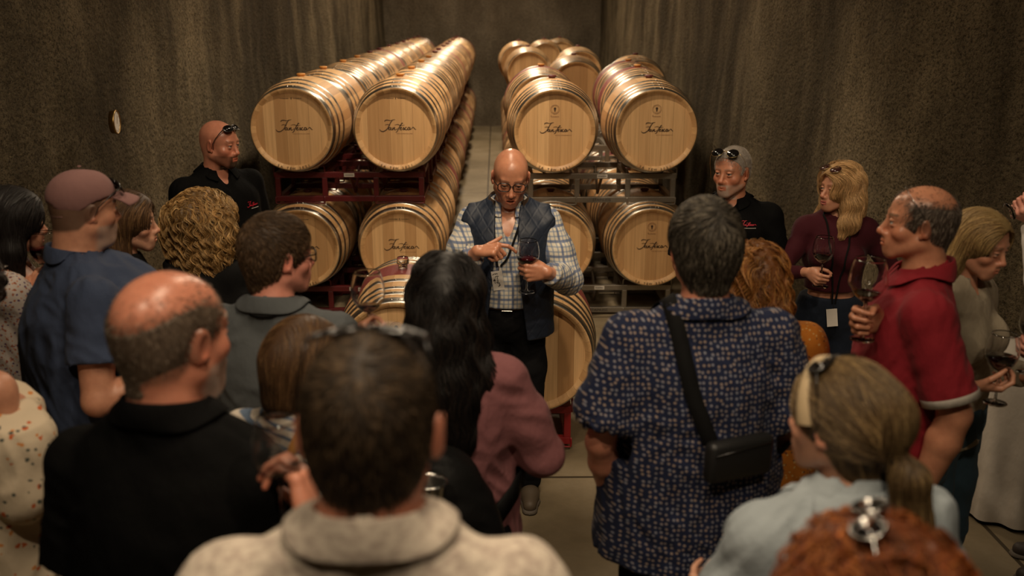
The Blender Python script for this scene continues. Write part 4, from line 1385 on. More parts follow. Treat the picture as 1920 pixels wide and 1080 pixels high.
def flow_short(H, fwd=.6, whorl=(0, -.06, .10)):
    w = np.array(whorl)
    def f(P):
        p = H.inv(P); v = p - w; v[:, 2] *= .3
        v /= np.linalg.norm(v, axis=1, keepdims=True) + 1e-6
        v[:, 2] -= np.clip((.09 - p[:, 2]) / .05, 0, 1.2)
        v[:, 1] += fwd * np.clip((p[:, 2] - .03) / .05, 0, 1)
        return v @ H.M.T
    return f
def flow_long(H, part=0.0, back=.5, down=1.0, wave=0.0):
    def f(P):
        p = H.inv(P); t = np.clip((p[:, 2] - .02) / .09, 0, 1)
        v = np.zeros_like(p)
        v[:, 0] = np.sign(p[:, 0] - part) * t * .9 + wave * np.sin(p[:, 2] * 60 + p[:, 0] * 30)
        v[:, 1] = -back * t
        v[:, 2] = -(1.15 - t) * down
        return v @ H.M.T
    return f
def flow_tie(H, T):
    T = np.array(T)
    def f(P):
        p = H.inv(P); v = T - p; d = np.linalg.norm(v, axis=1, keepdims=True)
        v = v / (d + 1e-6)
        low = (p[:, 2] < T[2] - .01)
        v[low] = np.array([0, -.25, -1.0])
        return v @ H.M.T
    return f
def cut_men(p, top=None, soft=None):
    z0 = np.interp(p[:, 1], *ZL_MEN)
    d = (z0 - p[:, 2]) * .5
    if top is not None: d = np.maximum(d, top(p))
    return d
def short_hair(info, col, t=.012, tt=None, n=5000, top=None, length=.022, var=.35, r=.0006, whorl=(0, -.06, .10), fwd=.6, mat='hair_matte', fold=(.0, 0), lift=(0, .004), col2=None, back=0, colf=None, basek=.6, name='hair'):
    H = info['H']; sd = SD(); cap_prims(sd, H, t, tt, back)
    fn = lambda p: cut_men(p, top)
    return hair_object(info, sd, col, mat, fn, .0035, fold, name, [dict(n=n, len=length, seg=4, r=r * H.k, flow=flow_short(H, fwd, whorl), var=var, lift=lift, seed=3, col2=col2, colf=colf)], basek)
def cut_face(p, hw=.060, top=.080, low=-.15, y0=.045, slope=0.0):
    """opens the hair around the face"""
    q = np.sqrt((p[:, 0] / hw) ** 2 + ((p[:, 2] - (top + low) / 2 - slope * p[:, 0]) / ((top - low) / 2)) ** 2)
    e = np.maximum((q - 1) * .05, (y0 - p[:, 1]))
    return -e

# ---------------------------------------------------------------- spectacles
def spectacles(info, label, kind='square', perch=None, frame='black_plastic', lens=None, scale=1.0, group=None, name=None, lens_r=None):
    """perch: None on the nose, or (tilt degrees, y, z, yaw) pushed up on the head"""
    Hw = info['Hw']
    root = empty(name or ('eyeglasses' if lens is None else 'sunglasses'))
    if perch is None: loc = Hw((0, .101, .0)); M3 = Hw.M
    else:
        M3 = Hw.M @ rotz(R(perch[3] if len(perch) > 3 else 0)) @ rotx(R(perch[0])); loc = Hw((perch[4] if len(perch) > 4 else 0, perch[1], perch[2]))
    root.location = Vector(loc); root.rotation_euler = Matrix(M3.tolist()).to_euler()
    k = Hw.k * scale; a, b = lens_r or {'square': (.027, .020), 'round': (.024, .023), 'wrap': (.031, .019)}[kind]
    ex = {'square': 3.2, 'round': 2.0, 'wrap': 2.4}[kind]
    fr = MB(); ls = []
    for sx in (-1, 1):
        pts = []
        for i in range(28):
            t = 2 * math.pi * i / 28; c, s_ = math.cos(t), math.sin(t)
            px = math.copysign(abs(c) ** (2 / ex), c) * a; pz = math.copysign(abs(s_) ** (2 / ex), s_) * b
            xx = sx * .033 + px
            pts.append(((xx) * k, (-.9 * xx * xx * (3.2 if kind == 'wrap' else 1.6)) * k, pz * k))
        fr.tube(pts, (.0026 if frame != 'gold' else .0011) * k, 6, True)
        l = MB(); l.v = [Vector(p) for p in pts]; l.f = [list(range(28))]; ls.append(l)
    fr.tube([(-.009 * k, -.0005, .004 * k), (0, .002 * k, .008 * k), (.009 * k, -.0005, .004 * k)], .0018 * k, 6)
    fr.build('frame', M[frame], root, True)
    for sx in (-1, 1):
        x0 = sx * (.033 + a); y0 = -.9 * x0 * x0 * (3.2 if kind == 'wrap' else 1.6)
        MB().tube([(x0 * k, y0 * k, .006 * k), (sx * .072 * k, (y0 - .03) * k, .005 * k), (sx * .080 * k, -.075 * k, .002 * k), (sx * .081 * k, -.105 * k, -.004 * k), (sx * .078 * k, -.13 * k, -.024 * k)],
                  [.0024 * k, .0022 * k, .0018 * k, .0018 * k, .0016 * k] if frame != 'gold' else .0009 * k, 6).build('temple', M[frame], root, True)
    if lens:
        for l in ls:
            o = l.build('lens', M[lens], root, True); so = o.modifiers.new('t', 'SOLIDIFY'); so.thickness = .0015
    tag(root, label, 'sunglasses' if lens else 'eyeglasses', group)
    return root

# ---------------------------------------------------------------- things worn over the clothes
def drape(sds, pts, off=.004, n=8):
    """lay a curve on the surface of the given solids"""
    P = np.array(crom(pts, n), float)
    for _ in range(6):
        d = np.min([q.at(P) for q in sds], 0); k = np.argmin([q.at(P) for q in sds], 0)
        G = np.stack([q.grad(P) for q in sds], 0)[k, np.arange(len(P))]
        P = P - G * np.clip(d - off, -.02, .02)[:, None] * .8
    return P, G
def ribbon(P, G, width, thick=.0016):
    T = np.gradient(P, axis=0); T /= np.linalg.norm(T, axis=1, keepdims=True) + 1e-9
    B = np.cross(T, G); B /= np.linalg.norm(B, axis=1, keepdims=True) + 1e-9
    mb = MB()
    for p, b, g in zip(P, B, G):
        for e, o in ((-1, 0), (1, 0), (1, thick), (-1, thick)): mb.v.append(Vector(p + b * e * width / 2 + g * o))
    for i in range(len(P) - 1):
        for k in range(4): a = i * 4 + k; b_ = i * 4 + (k + 1) % 4; mb.f.append([a, b_, b_ + 4, a + 4])
    return mb
def place_world(o, info):
    o.location = info['root'].location; o.rotation_euler = info['root'].rotation_euler
def lanyard(info, label, drop=.42, badge=True, backonly=False, badge_print=True, shift=(0, 0), width=.010, group=None):
    s = info['s']; root = empty('lanyard'); place_world(root, info)
    sds = [info['shirt_sd'], info['body']]
    zb = 1.44 - drop
    dx, dy = shift
    left = [(-.008 + dx, .15, zb + .03), (-.03 + dx * .6, .15, 1.30 - drop * .1), (-.065, .09, 1.44), (-.070, -.0, 1.475), (-.045, -.075, 1.47), (0, -.095, 1.465)]
    right = [(0, -.095, 1.465), (.045, -.075, 1.47), (.070, -.0, 1.475), (.065, .09, 1.44), (.03 + dx * .6, .15, 1.30 - drop * .1), (.008 + dx, .15, zb + .03)]
    pts = [tuple(np.array(p) * s) for p in left + right[1:]]
    P, G = drape(sds, pts, .006)
    ribbon(P, G, width * s).build('strap', M['black_cloth'], root, True)
    if badge:
        c = (P[0] + P[-1]) / 2 + (G[0] + G[-1]) * .004
        MB().tube([tuple(c), tuple(c + np.array([0, 0.002, -.02]))], .002, 6).build('clip', M['steel'], root)
        M3 = Matrix.Rotation(R(8), 3, 'Y')
        b0 = c + np.array([.004, .006, -.065])
        MB().box(tuple(b0), (.050, .003, .088), M3).build('badge', M['paper'], root)
        if badge_print:
            q = MB(); rr_ = np.random.default_rng(4)
            for i in range(16):
                d = M3 @ Vector((rr_.uniform(-.017, .017), .0022, rr_.uniform(-.036, .036)))
                a = rr_.uniform(0, 3)
                q.box(Vector(b0) + d, (rr_.uniform(.006, .014), .0008, .003), M3 @ Matrix.Rotation(a, 3, 'Y'))
            q.build('badge_print', M['ink'], root)
    tag(root, label, 'lanyard', group)
    return root
def hold_glass(info, key, label, wine=.35, at=(.088, .0, .034), grip_h=.085, up=None, group=None, h=.235, rb=.050):
    """stands a glass in the hand, its stem inside the closed fingers"""
    Hd = info['hands'][key]
    p = info['toW'](Hd['P'](*at))
    gl = make_glass(wine, h, rb)
    upv = unit(up if up is not None else (0, 0, 1))
    q = Vector((0, 0, 1)).rotation_difference(Vector(upv))
    gl.rotation_mode = 'QUATERNION'; gl.rotation_quaternion = q
    gl.location = Vector(p) - Vector(upv) * grip_h
    tag(gl, label, 'wine glass', group)
    return gl
def chest_logo(info, x, z, width=.075, mat=None):
    """small embroidered signature on the chest, laid on the cloth"""
    s = info['s']; sd = info['shirt_sd']
    cache = {}
    def Pf(a, b):
        p = np.array([[x - a, .25, z + b]])
        for _ in range(14):
            d = sd.at(p); p[:, 1] -= np.clip(d - .0045, -.03, .03) * .8
        return tuple(p[0])
    script_mesh(width, width * .024, Pf, 'shirt_logo', mat, info['root'])
    mb = MB()
    for i in range(8):
        mb.box(Pf(width * .35 + i * width * .085, -width * .13), (width * .06, .0015, width * .03))
    mb.build('shirt_logo_line', M['paper'], info['root'])
M['black_cloth'] = cloth('black_cloth', (0.010, 0.010, 0.010))
# ---------------------------------------------------------------- clothes of the crowd
M['black_polo'] = cloth('black_polo', (0.0045, 0.0045, 0.0045), fold=.5)
M['navy_polo'] = cloth('navy_polo', (0.044, 0.062, 0.115), fold=.5)
M['grey_polo'] = cloth('grey_polo', (0.10, 0.11, 0.115), fold=.4)
M['red_polo'] = cloth('red_polo', (0.23, 0.012, 0.020), fold=.5)
M['white_knit'] = cloth('white_knit', (0.62, 0.58, 0.52))
M['black_trouser'] = cloth('black_trouser', (0.008, 0.008, 0.009))
M['dark_jeans'] = cloth('dark_jeans', (0.010, 0.016, 0.030), fold=.5)
M['blue_jeans'] = cloth('blue_jeans', (0.045, 0.085, 0.12), fold=.5)
M['maroon_knit'] = cloth('maroon_knit', (0.050, 0.005, 0.010), fold=.4)
M['pink_knit'] = cloth('pink_knit', (0.24, 0.095, 0.10), fold=.6)
M['denim'] = cloth('light_denim', (0.34, 0.39, 0.42), fold=.7)
M['navy_quilt'] = None
def plaid(g, o):
    s = g.sep(o)
    ang = g.math('MULTIPLY', g.math('ARCTAN2', s[0], s[1]), 0.16)
    def lines(c, per, w):
        q = g.math('FRACT', g.math('DIVIDE', g.math('ADD', c, 4.0), per))
        return g.math('LESS_THAN', g.math('ABSOLUTE', g.math('SUBTRACT', q, 0.5)), w)
    u = g.math('ADD', s[0], g.math('MULTIPLY', s[1], 0.55))
    a = lines(u, 0.021, 0.17); b = lines(s[2], 0.021, 0.17)
    a2 = lines(u, 0.063, 0.10); b2 = lines(s[2], 0.063, 0.10)
    base = g.mix(g.math('MULTIPLY', a, .55), (0.60, 0.56, 0.47, 1), (0.13, 0.20, 0.32, 1))
    base = g.mix(g.math('MULTIPLY', b, .55), base, (0.13, 0.20, 0.32, 1))
    base = g.mix(g.math('MULTIPLY', g.math('MAXIMUM', a2, b2), .6), base, (0.04, 0.08, 0.20, 1))
    return base
M['plaid'] = cloth('blue_plaid_shirt', None, plaid, fold=.6)
def dots(g, o):
    s = g.sep(o)
    u = g.math('ADD', s[0], g.math('MULTIPLY', s[1], 0.2))
    v = g.n('ShaderNodeTexVoronoi'); v.voronoi_dimensions = '2D'; v.inputs['Scale'].default_value = 70; v.inputs['Randomness'].default_value = .45
    g.put(v.inputs['Vector'], g.comb(u, s[2], 0.0))
    d = g.ramp(v.outputs[0], [(.20, (1, 1, 1)), (.30, (0, 0, 0))])
    n = g.noise(o, 40, 2)
    dc = g.ramp(n, [(.4, (.28, .215, .18)), (.6, (.19, .20, .25))])
    return g.mix(d, (0.012, 0.018, 0.050, 1), dc)
M['dotted'] = cloth('navy_dotted_shirt', None, dots, fold=.6)
def floral(base, cols, sc, thr):
    def f(g, o):
        col = base
        for i, c in enumerate(cols):
            v = g.n('ShaderNodeTexVoronoi'); v.inputs['Scale'].default_value = sc * (1 + .23 * i); v.inputs['Randomness'].default_value = 1
            g.put(v.inputs['Vector'], g.n('ShaderNodeMapping', i_Vector=o, i_Location=(i * 1.7, i * 3.1, i * .7)))
            n = g.noise(o, sc * 3.5, 2)
            d = g.math('LESS_THAN', g.math('ADD', v.outputs[0], g.math('MULTIPLY', g.math('SUBTRACT', n, .5), .5)), thr)
            col = g.mix(d, col, L(c))
        return col
    return f
M['floral_cream'] = cloth('cream_floral_dress', None, floral((.66, .55, .40, 1), [(.55, .12, .03), (.62, .25, .07), (.10, .11, .09)], 22, .16))
M['floral_orange'] = cloth('orange_floral_top', None, floral((.42, .14, .015, 1), [(.14, .05, .02), (.5, .33, .12)], 45, .20))
M['floral_white'] = cloth('white_floral_blouse', None, floral((.48, .42, .38, 1), [(.30, .10, .05), (.10, .05, .12), (.45, .22, .14)], 48, .24))
M['red_lace'] = cloth('dark_red_lace', None, floral((.050, .012, .008, 1), [(.10, .03, .012)], 60, .25))
def speckle(g, o):
    n = g.noise(g.scale(o, (1, 1, 1.6)), 55, 3, .6)
    return g.mix(g.ramp(n, [(.44, (0, 0, 0)), (.60, (1, 1, 1))]), (.66, .58, .48, 1), (.46, .38, .32, 1))
M['oatmeal'] = cloth('oatmeal_slub_shirt', None, speckle)
def stripes(g, o):
    s = g.sep(o); n = g.noise(o, 20, 2)
    q = g.math('FRACT', g.math('DIVIDE', g.math('ADD', g.math('ADD', s[2], g.math('MULTIPLY', s[0], .12)), g.math('MULTIPLY', n, .006)), .026))
    return g.mix(g.ramp(q, [(.60, (0, 0, 0)), (.66, (1, 1, 1))]), (.62, .55, .46, 1), (.12, .17, .25, 1))
M['striped'] = cloth('striped_top', None, stripes)
M['beige_knit'] = cloth('beige_knit', (0.33, 0.28, 0.20), fold=.8)
def quilt():
    m, nt, b = newmat('navy_quilted_vest'); g = NT(nt); o = g.obj(); s = g.sep(o)
    u = g.math('ADD', s[0], g.math('MULTIPLY', s[2], .75)); v = g.math('SUBTRACT', s[0], g.math('MULTIPLY', s[2], .75))
    def w(c): return g.math('ABSOLUTE', g.math('SUBTRACT', g.math('FRACT', g.math('DIVIDE', g.math('ADD', c, 5.0), .055)), .5))
    h = g.math('MINIMUM', w(u), w(v))
    g.put(b.inputs['Base Color'], g.mix(g.noise(o, 20, 3), (.008, .014, .028, 1), (.014, .022, .042, 1)))
    b.inputs['Roughness'].default_value = .55
    bn = g.bump(g.math('MINIMUM', h, .16), .55, .012)
    g.put(b.inputs['Normal'], g.bump(g.noise(o, 12, 3), .3, .02, bn))
    return m
M['quilt'] = quilt()
M['brown_cord'] = cloth('brown_cord_trim', (0.05, 0.030, 0.018))
M['leather_belt'] = plain('brown_leather', (0.035, 0.014, 0.008), 0.5)
M['tan_leather'] = plain('tan_leather', (0.42, 0.19, 0.05), 0.5)
M['cap'] = cloth('faded_mauve_cotton', (0.24, 0.125, 0.115), fold=.3)
M['logo_red'] = plain('red_thread', (0.50, 0.012, 0.035), 0.6)

# ================================================================ the crowd
# --- the speaker
face_sp = dict(mouth=.006, lid=.0045, beard='full', beard_w=.16, beard_col=(.20, .13, .10), brow_w=.55, brow_col=(.10, .06, .05), look=(0, -.004), nose=1.15, scalp=.10, hair_col=(.16, .12, .10), bald=.03)
sp = person('person talking in navy quilted vest over blue plaid shirt, bald, holding wine glass', .055, 4.30, 184, 1.735, 'm', .96, .035, head=(-6, 20, -3), skin='tan', face=face_sp,
            arms=dict(R=dict(to=(-.085, 4.02, 1.325), hint=(.45, .0, -1), hand='point', n=(.1, .35, -.95), hf=(.9, -.25, .18)),
                      L=dict(to=(.215, 4.00, 1.235), hint=(.5, .0, -1), hand='grip', n=(.05, .95, .0), hf=(-1, -.12, .02))),
            top=dict(mat=M['plaid'], sleeve='long', sl_len=.86, hem=1.02, g=.008, loose=.014, vneck=(.20, .045), neck=.064, vox=.006, fold=(.006, 3), collar=dict(gap=26, h=.036, fall=.055, r=.066)),
            bottom=dict(mat=M['black_trouser'], waist=1.05, belt=M['leather_belt'], leg=1.05), hv=.0023, handv=.0024, shoe=(.10, .075, .05), shiny=True)
lanyard(sp, 'black lanyard with white printed badge around the speaker\'s neck', drop=.25, shift=(.035, 0))
def vest_cut(s):
    def f(X, Y, Z):
        op = np.interp(Z / s, [.80, 1.0, 1.2, 1.36, 1.5], [.105, .080, .058, .050, .055]) * s
        return np.where(Y > 0.0, op - np.abs(X - .004), -1.0) + 0 * Z
    return f
shirt(sp, dict(name='quilted_vest', mat=M['quilt'], sleeve='none', hem=.87, g=.024, neck=.078, vox=.006, fold=(.004, 9), cut=vest_cut, flare=.01), .035, sp['J'])
collar(sp, dict(stand=1, gap=42, h=.052, fall=.012, r=.084, shift=(0, -.004, -.008)), M['brown_cord'])
spectacles(sp, 'dark square-framed eyeglasses on the speaker\'s nose', 'square')
hold_glass(sp, 'L', 'wine glass of red wine held by the speaker in navy vest', .32, at=(.080, .0, .036), grip_h=.098, up=(.03, -.05, 1))

# --- left background: bald man with goatee in black shirt
m1 = person('bald person with goatee in black shirt with red logo, standing beside the left barrels', -1.455, 5.02, 132, 1.78, 'm', 1.08, .04, hd=.96, head=(-22, 6, 0), skin='ruddy',
            face=dict(beard='goatee', beard_w=1.0, beard_col=(.05, .025, .015), brow_w=.4, scalp=.25, hair_col=(.20, .10, .07), bald=.05, jaw=1.05, chin=1.1),
            arms=dict(R=dict(u=(.16, 0, -1), f=(-.4, .6, -.5)), L=dict(u=(.16, 0, -1), f=(-.4, .6, -.5))),
            top=dict(mat=M['black_polo'], sleeve='short', hem=.88, vneck=(.12, .04), collar=dict(gap=30, fall=.05), flare=.01),
            bottom=dict(mat=M['black_trouser']), hv=.003, shiny=True)
chest_logo(m1, -.055, 1.335, .085, M['logo_red'])
spectacles(m1, 'dark wraparound sunglasses pushed up on the bald head beside left barrels', 'wrap', perch=(52, .075, .095), lens='dark_lens')

# --- right background: grey haired man with white beard in black polo
m15 = person('person with white beard in black polo with red logo, standing beside the right barrels', 1.15, 4.62, 200, 1.685, 'm', 1.05, .03, head=(22, 2, 0), skin='tan',
             face=dict(beard='goatee', beard_w=.75, beard_col=(.50, .44, .38), brow_w=.5, brow_col=(.35, .25, .2), jaw=1.02, flush=.1),
             arms=dict(R=dict(u=(.2, 0, -1), f=(-.35, .7, -.3)), L=dict(u=(.2, 0, -1), f=(-.55, .6, -.35))),
             top=dict(mat=M['black_polo'], sleeve='short', hem=.88, sl_len=.85, loose=.022, vneck=(.10, .035), collar=dict(gap=26, fall=.048)),
             bottom=dict(mat=M['black_trouser']), hv=.003)
short_hair(m15, (.46, .40, .34), .002, .008, 3000, None, .012, col2=((.50, .45, .38), .4), r=.0005)
chest_logo(m15, -.055, 1.33, .08, M['logo_red'])
spectacles(m15, 'round dark sunglasses pushed up on short grey hair beside right barrels', 'round', perch=(55, .078, .105, 8), lens='dark_lens', frame='gold', scale=1.2)

# --- blonde woman in maroon top
w16 = person('person with long blonde hair in maroon cropped knit top and blue jeans, holding wine glass', 1.645, 4.52, 190, 1.61, 'f', .98, 0, head=(58, -2, 0), skin='warm',
             face=dict(lips=1.2, brow_col=(.2, .1, .05), brow_w=.6, lip_col=(.45, .12, .11), jaw=.92, lid=.0045),
             arms=dict(R=dict(to=(1.445, 4.28, 1.155), hint=(.8, 0, -1), hand='pinch', n=(.9, .4, 0), hf=(.35, -.8, -.25)),
                       L=dict(u=(.62, -.1, -.8), f=(-.45, .25, -.6), hand='fist')),
             top=dict(mat=M['maroon_knit'], name='knit_top', sleeve='long', sl_len=.86, hem=1.085, tight=True, g=.004, loose=.002, neck=.060, bare_waist=True, fold=(.002, 3), vox=.0065),
             bottom=dict(mat=M['dark_jeans'], name='jeans', waist=1.05, fold=(.003, 4), hips=1.0), hv=.0026, handv=.0028)
H = w16['H']; sd = SD(); cap_prims(sd, H, .022, .026)
for sx in (-1, 1):
    sd.chain([H((sx * .070, -.02, .02)), H((sx * .085, -.03, -.08)), H((sx * .095, -.01, -.17)), H((sx * .085, .02, -.235))], [.040 * H.k, .044 * H.k, .040 * H.k, .018 * H.k], .03)
sd.chain([H((0, -.06, 0)), H((0, -.085, -.10)), H((0, -.09, -.20))], [.075 * H.k, .075 * H.k, .05 * H.k], .03)
hair_object(w16, sd, (.68, .43, .20), 'hair', lambda p: cut_face(p, .066, .082, -.17, .008), .005, basek=.75, st=[dict(n=6000, len=.17, seg=14, r=.0008, flow=flow_long(H, .01), curl=(.008, .11, .05), var=.3, col2=((.34, .20, .07), .2), lift=(0, .006))])
spectacles(w16, 'round sunglasses pushed up on long blonde hair', 'round', perch=(60, .078, .112), lens='brown_lens', frame='gold', scale=1.25)
lanyard(w16, 'thin black lanyard with white tag over maroon knit top', drop=.44, badge_print=False, width=.009)
hold_glass(w16, 'R', 'wine glass of red wine held by the blonde person in maroon', .30, at=(.072, .0, .030), grip_h=.040)

# --- man in pink cap
m3 = person('person in faded mauve baseball cap and navy polo, seen from behind, facing right', -1.345, 3.06, 60, 1.83, 'm', 1.42, .09, head=(-12, 4, 0), skin='warm', hd=.92,
            face=dict(beard='full', beard_w=.5, beard_col=(.45, .42, .38), scalp=.85, hair_col=(.07, .05, .035), double=True, jaw=1.08),
            arms=dict(R=dict(u=(.30, -.12, -1), f=(-.1, 1, .12), thick=1.15), L=dict(u=(.2, .05, -1), f=(-.2, .9, 0))),
            top=dict(mat=M['navy_polo'], sleeve='short', sl_len=.62, hem=.84, loose=.022, flare=.02, collar=dict(gap=24, h=.036, fall=.045, r=.072), neck=.070, fold=(.008, 12)),
            bottom=dict(mat=M['dark_jeans']), neck_w=1.18)
def cap_hat(info):
    H = info['H']; k = H.k; sd = SD()
    sd.ell(H((0, -.016, .040)), np.array([.083, .106, .090]) * k, .02, H.M)
    sd.ell(H((0, .032, .044)), np.array([.073, .063, .076]) * k, .02, H.M)
    a, b = sd.bounds(); v = .005
    ax = [np.arange(a[i], b[i] + v, v).astype(np.float32) for i in range(3)]
    D = sd.grid(*ax)
    g = np.stack(np.meshgrid(*ax, indexing='ij'), -1).reshape(-1, 3); p = H.inv(g)
    zl = np.interp(p[:, 1], [-.12, -.06, .0, .05, .11], [-.028, -.012, .030, .044, .052])
    D = np.maximum(D, ((zl - p[:, 2]) * k).reshape(D.shape))
    hole = 1 - np.sqrt((p[:, 0] / .036) ** 2 + ((p[:, 2] + .004) / .032) ** 2)
    hole = np.where(p[:, 1] < -.06, hole * .03, -1) * k
    hole = np.where((p[:, 2] > -.010) , hole, -1)
    D = np.maximum(D, hole.reshape(D.shape)); D[0] = D[-1] = 1; D[:, 0] = D[:, -1] = 1; D[:, :, 0] = D[:, :, -1] = 1
    V, F = surface(D.astype(np.float32), *ax); V = relax(V, F, 1, .5)
    c = mesh_obj('cap', V, F, M['cap'], info['root'])
    mb = MB(); n = 24; rows = 8
    for i in range(n + 1):
        t = R(-62 + 124 * i / n)
        for j in range(rows + 1):
            q = j / rows; ext = .078 * (math.cos(t * .9)) ** .6
            p = np.array([math.sin(t) * (.074 + .012 * q), .028 + math.cos(t) * .070 + ext * q, .050 - .010 * q - .9 * (math.sin(t) * .07) ** 2 * (3 + 2 * q) - .012 * q * q])
            mb.v.append(Vector(H(p)))
    for i in range(n):
        for j in range(rows):
            a_ = i * (rows + 1) + j; mb.f.append([a_, a_ + 1, a_ + rows + 2, a_ + rows + 1])
    o = mb.build('cap_brim', M['cap'], c, True); so = o.modifiers.new('t', 'SOLIDIFY'); so.thickness = .004
    bt = MB().lathe([(.007, 0), (.006, .003), (0, .0045)], 12); o = bt.build('cap_button', M['cap'], c, True); o.location = Vector(H((0, -.012, .138)))
    s = MB(); s.tube([tuple(H((math.sin(t) * .074, -.022 - math.cos(t) * .078, -.012 - .006 * math.cos(t * 1.5)))) for t in np.linspace(-.65, .65, 14)], .010 * k, 6, flat=.35); s.build('cap_strap', M['cap'], c, True)
cap_hat(m3)
spectacles(m3, 'black sunglasses resting on the brim of the mauve cap', 'wrap', perch=(30, .108, .075), lens='dark_lens', scale=1.08)

# --- dark haired woman at the far left edge
w2 = person('person with long black hair and white floral blouse at left edge behind the mauve cap', -1.765, 3.42, 62, 1.70, 'f', 1.1, .02, head=(0, 4, 0), skin='warm',
            arms=dict(R=dict(to=(-1.66, 3.36, 1.345), hint=(.8, -.1, -1), hand='pinch', n=(-.4, .8, 0), hf=(.5, .5, .7)), L=dict()),
            top=dict(mat=M['floral_white'], name='blouse', sleeve='long', hem=.85, loose=.02, flare=.02), bottom=dict(mat=M['black_trouser']), hv=.0035)
H = w2['H']; sd = SD(); cap_prims(sd, H, .024, .026)
sd.chain([H((0, -.06, .0)), H((0, -.075, -.10)), H((0, -.085, -.22)), H((0, -.07, -.30))], [.086 * H.k, .088 * H.k, .08 * H.k, .06 * H.k], .03)
for sx in (-1, 1): sd.chain([H((sx * .06, .0, .02)), H((sx * .078, -.01, -.10)), H((sx * .08, -.01, -.2))], [.034 * H.k, .036 * H.k, .03 * H.k], .03)
hair_object(w2, sd, (.010, .007, .006), 'hair', lambda p: cut_face(p, .056, .078, -.16, .030), .005, st=[dict(n=1800, len=.16, seg=10, r=.0012, flow=flow_long(H), curl=(.003, .12, .03), var=.4, lift=(0, .004))])
hold_glass(w2, 'R', 'wine glass of dark red wine in front of long black hair at left edge', .5, at=(.075, .0, .030), grip_h=.07)

# --- brown haired woman in profile
w4 = person('person with long straight brown hair in profile, between mauve cap and curly blonde hair', -1.415, 3.60, 74, 1.66, 'f', 1.0, 0, head=(4, 3, 0), skin='fair',
            face=dict(jaw=.93, lips=1.1, brow_col=(.06, .03, .02)), arms=dict(R=dict(u=(.1, .1, -1), f=(-.4, 1, -.1)), L=dict(u=(.1, .1, -1), f=(-.4, 1, -.1))),
            top=dict(mat=M['black_cloth'], name='black_top', sleeve='long', hem=.85), bottom=dict(mat=M['black_trouser']), hv=.0028)
H = w4['H']; sd = SD(); cap_prims(sd, H, .016, .018)
sd.chain([H((0, -.065, .0)), H((0, -.085, -.12)), H((0, -.09, -.26)), H((0, -.08, -.33))], [.075 * H.k, .074 * H.k, .066 * H.k, .04 * H.k], .03)
for sx in (-1, 1): sd.chain([H((sx * .058, -.025, .02)), H((sx * .070, -.035, -.10)), H((sx * .075, -.01, -.22)), H((sx * .07, .01, -.30))], [.030 * H.k, .032 * H.k, .030 * H.k, .015 * H.k], .03)
hair_object(w4, sd, (.085, .042, .018), 'hair', lambda p: cut_face(p, .070, .080, -.17, .006), .005, st=[dict(n=4500, len=.2, seg=12, r=.0008, flow=flow_long(H), curl=(.002, .14, .03), var=.35, lift=(0, .004), col2=((.20, .11, .045), .25))])

# --- curly blonde woman
w5 = person('person with big curly blonde hair and black top, seen from behind', -1.235, 3.98, 22, 1.575, 'f', 1.0, .02, head=(6, 0, 0), skin='fair',
            arms=dict(R=dict(u=(.12, .1, -1), f=(-.3, 1, 0)), L=dict(u=(.12, .1, -1), f=(-.3, 1, 0))),
            top=dict(mat=M['black_cloth'], name='black_top', sleeve='long', hem=.85), bottom=dict(mat=M['black_trouser']), hv=.0045)
H = w5['H']; sd = SD(); cap_prims(sd, H, .055, .030)
for a, z, r in ((-1, -.06, .075), (1, -.06, .075), (-.85, -.14, .07), (.85, -.14, .07), (0, -.10, .09), (0, -.18, .075), (-.85, .01, .07), (.85, .01, .07), (-.45, -.22, .055), (.6, -.23, .055)):
    sd.ell(H((a * .128, -.05, z)), np.array([r, r * .95, r]) * H.k * 1.1, .03)
hair_object(w5, sd, (.36, .20, .065), 'hair', lambda p: cut_face(p, .056, .078, -.16, .030), .005, fold=(.010, 8, .035),
            st=[dict(n=5000, len=.15, seg=22, r=.0011, flow=flow_long(H, .02, .3), curl=(.009, .055, .020), var=.5, col2=((.60, .40, .17), .3), lift=(0, .010))], basek=.3)
spectacles(w5, 'brown sunglasses tucked in big curly blonde hair', 'square', perch=(60, .085, .118, 0, .02), lens='brown_lens', frame='gold')

# --- man in grey polo with glasses
m6 = person('person with short brown hair and thin glasses in grey polo, seen from behind', -.655, 2.74, 12, 1.745, 'm', 1.06, .02, head=(42, 2, 0), skin='pink', hd=.95,
            face=dict(nose=1.0, flush=.1, brow_col=(.1, .05, .03)), arms=dict(R=dict(u=(.12, .12, -1), f=(-.35, 1, .1)), L=dict(u=(.12, .12, -1), f=(-.35, 1, .1))),
            top=dict(mat=M['grey_polo'], sleeve='short', sl_len=.8, hem=.84, loose=.02, flare=.01, collar=dict(gap=24, h=.040, fall=.045), fold=(.006, 21)), bottom=dict(mat=M['dark_jeans']), hv=.003)
short_hair(m6, (.075, .042, .020), .010, .020, 7000, None, .020, col2=((.13, .075, .035), .4), r=.0008)
lanyard(m6, 'black lanyard around the neck of the person in grey polo', badge=True)
spectacles(m6, 'thin metal eyeglasses worn by the person in grey polo', 'square', frame='black_plastic', scale=1.0)

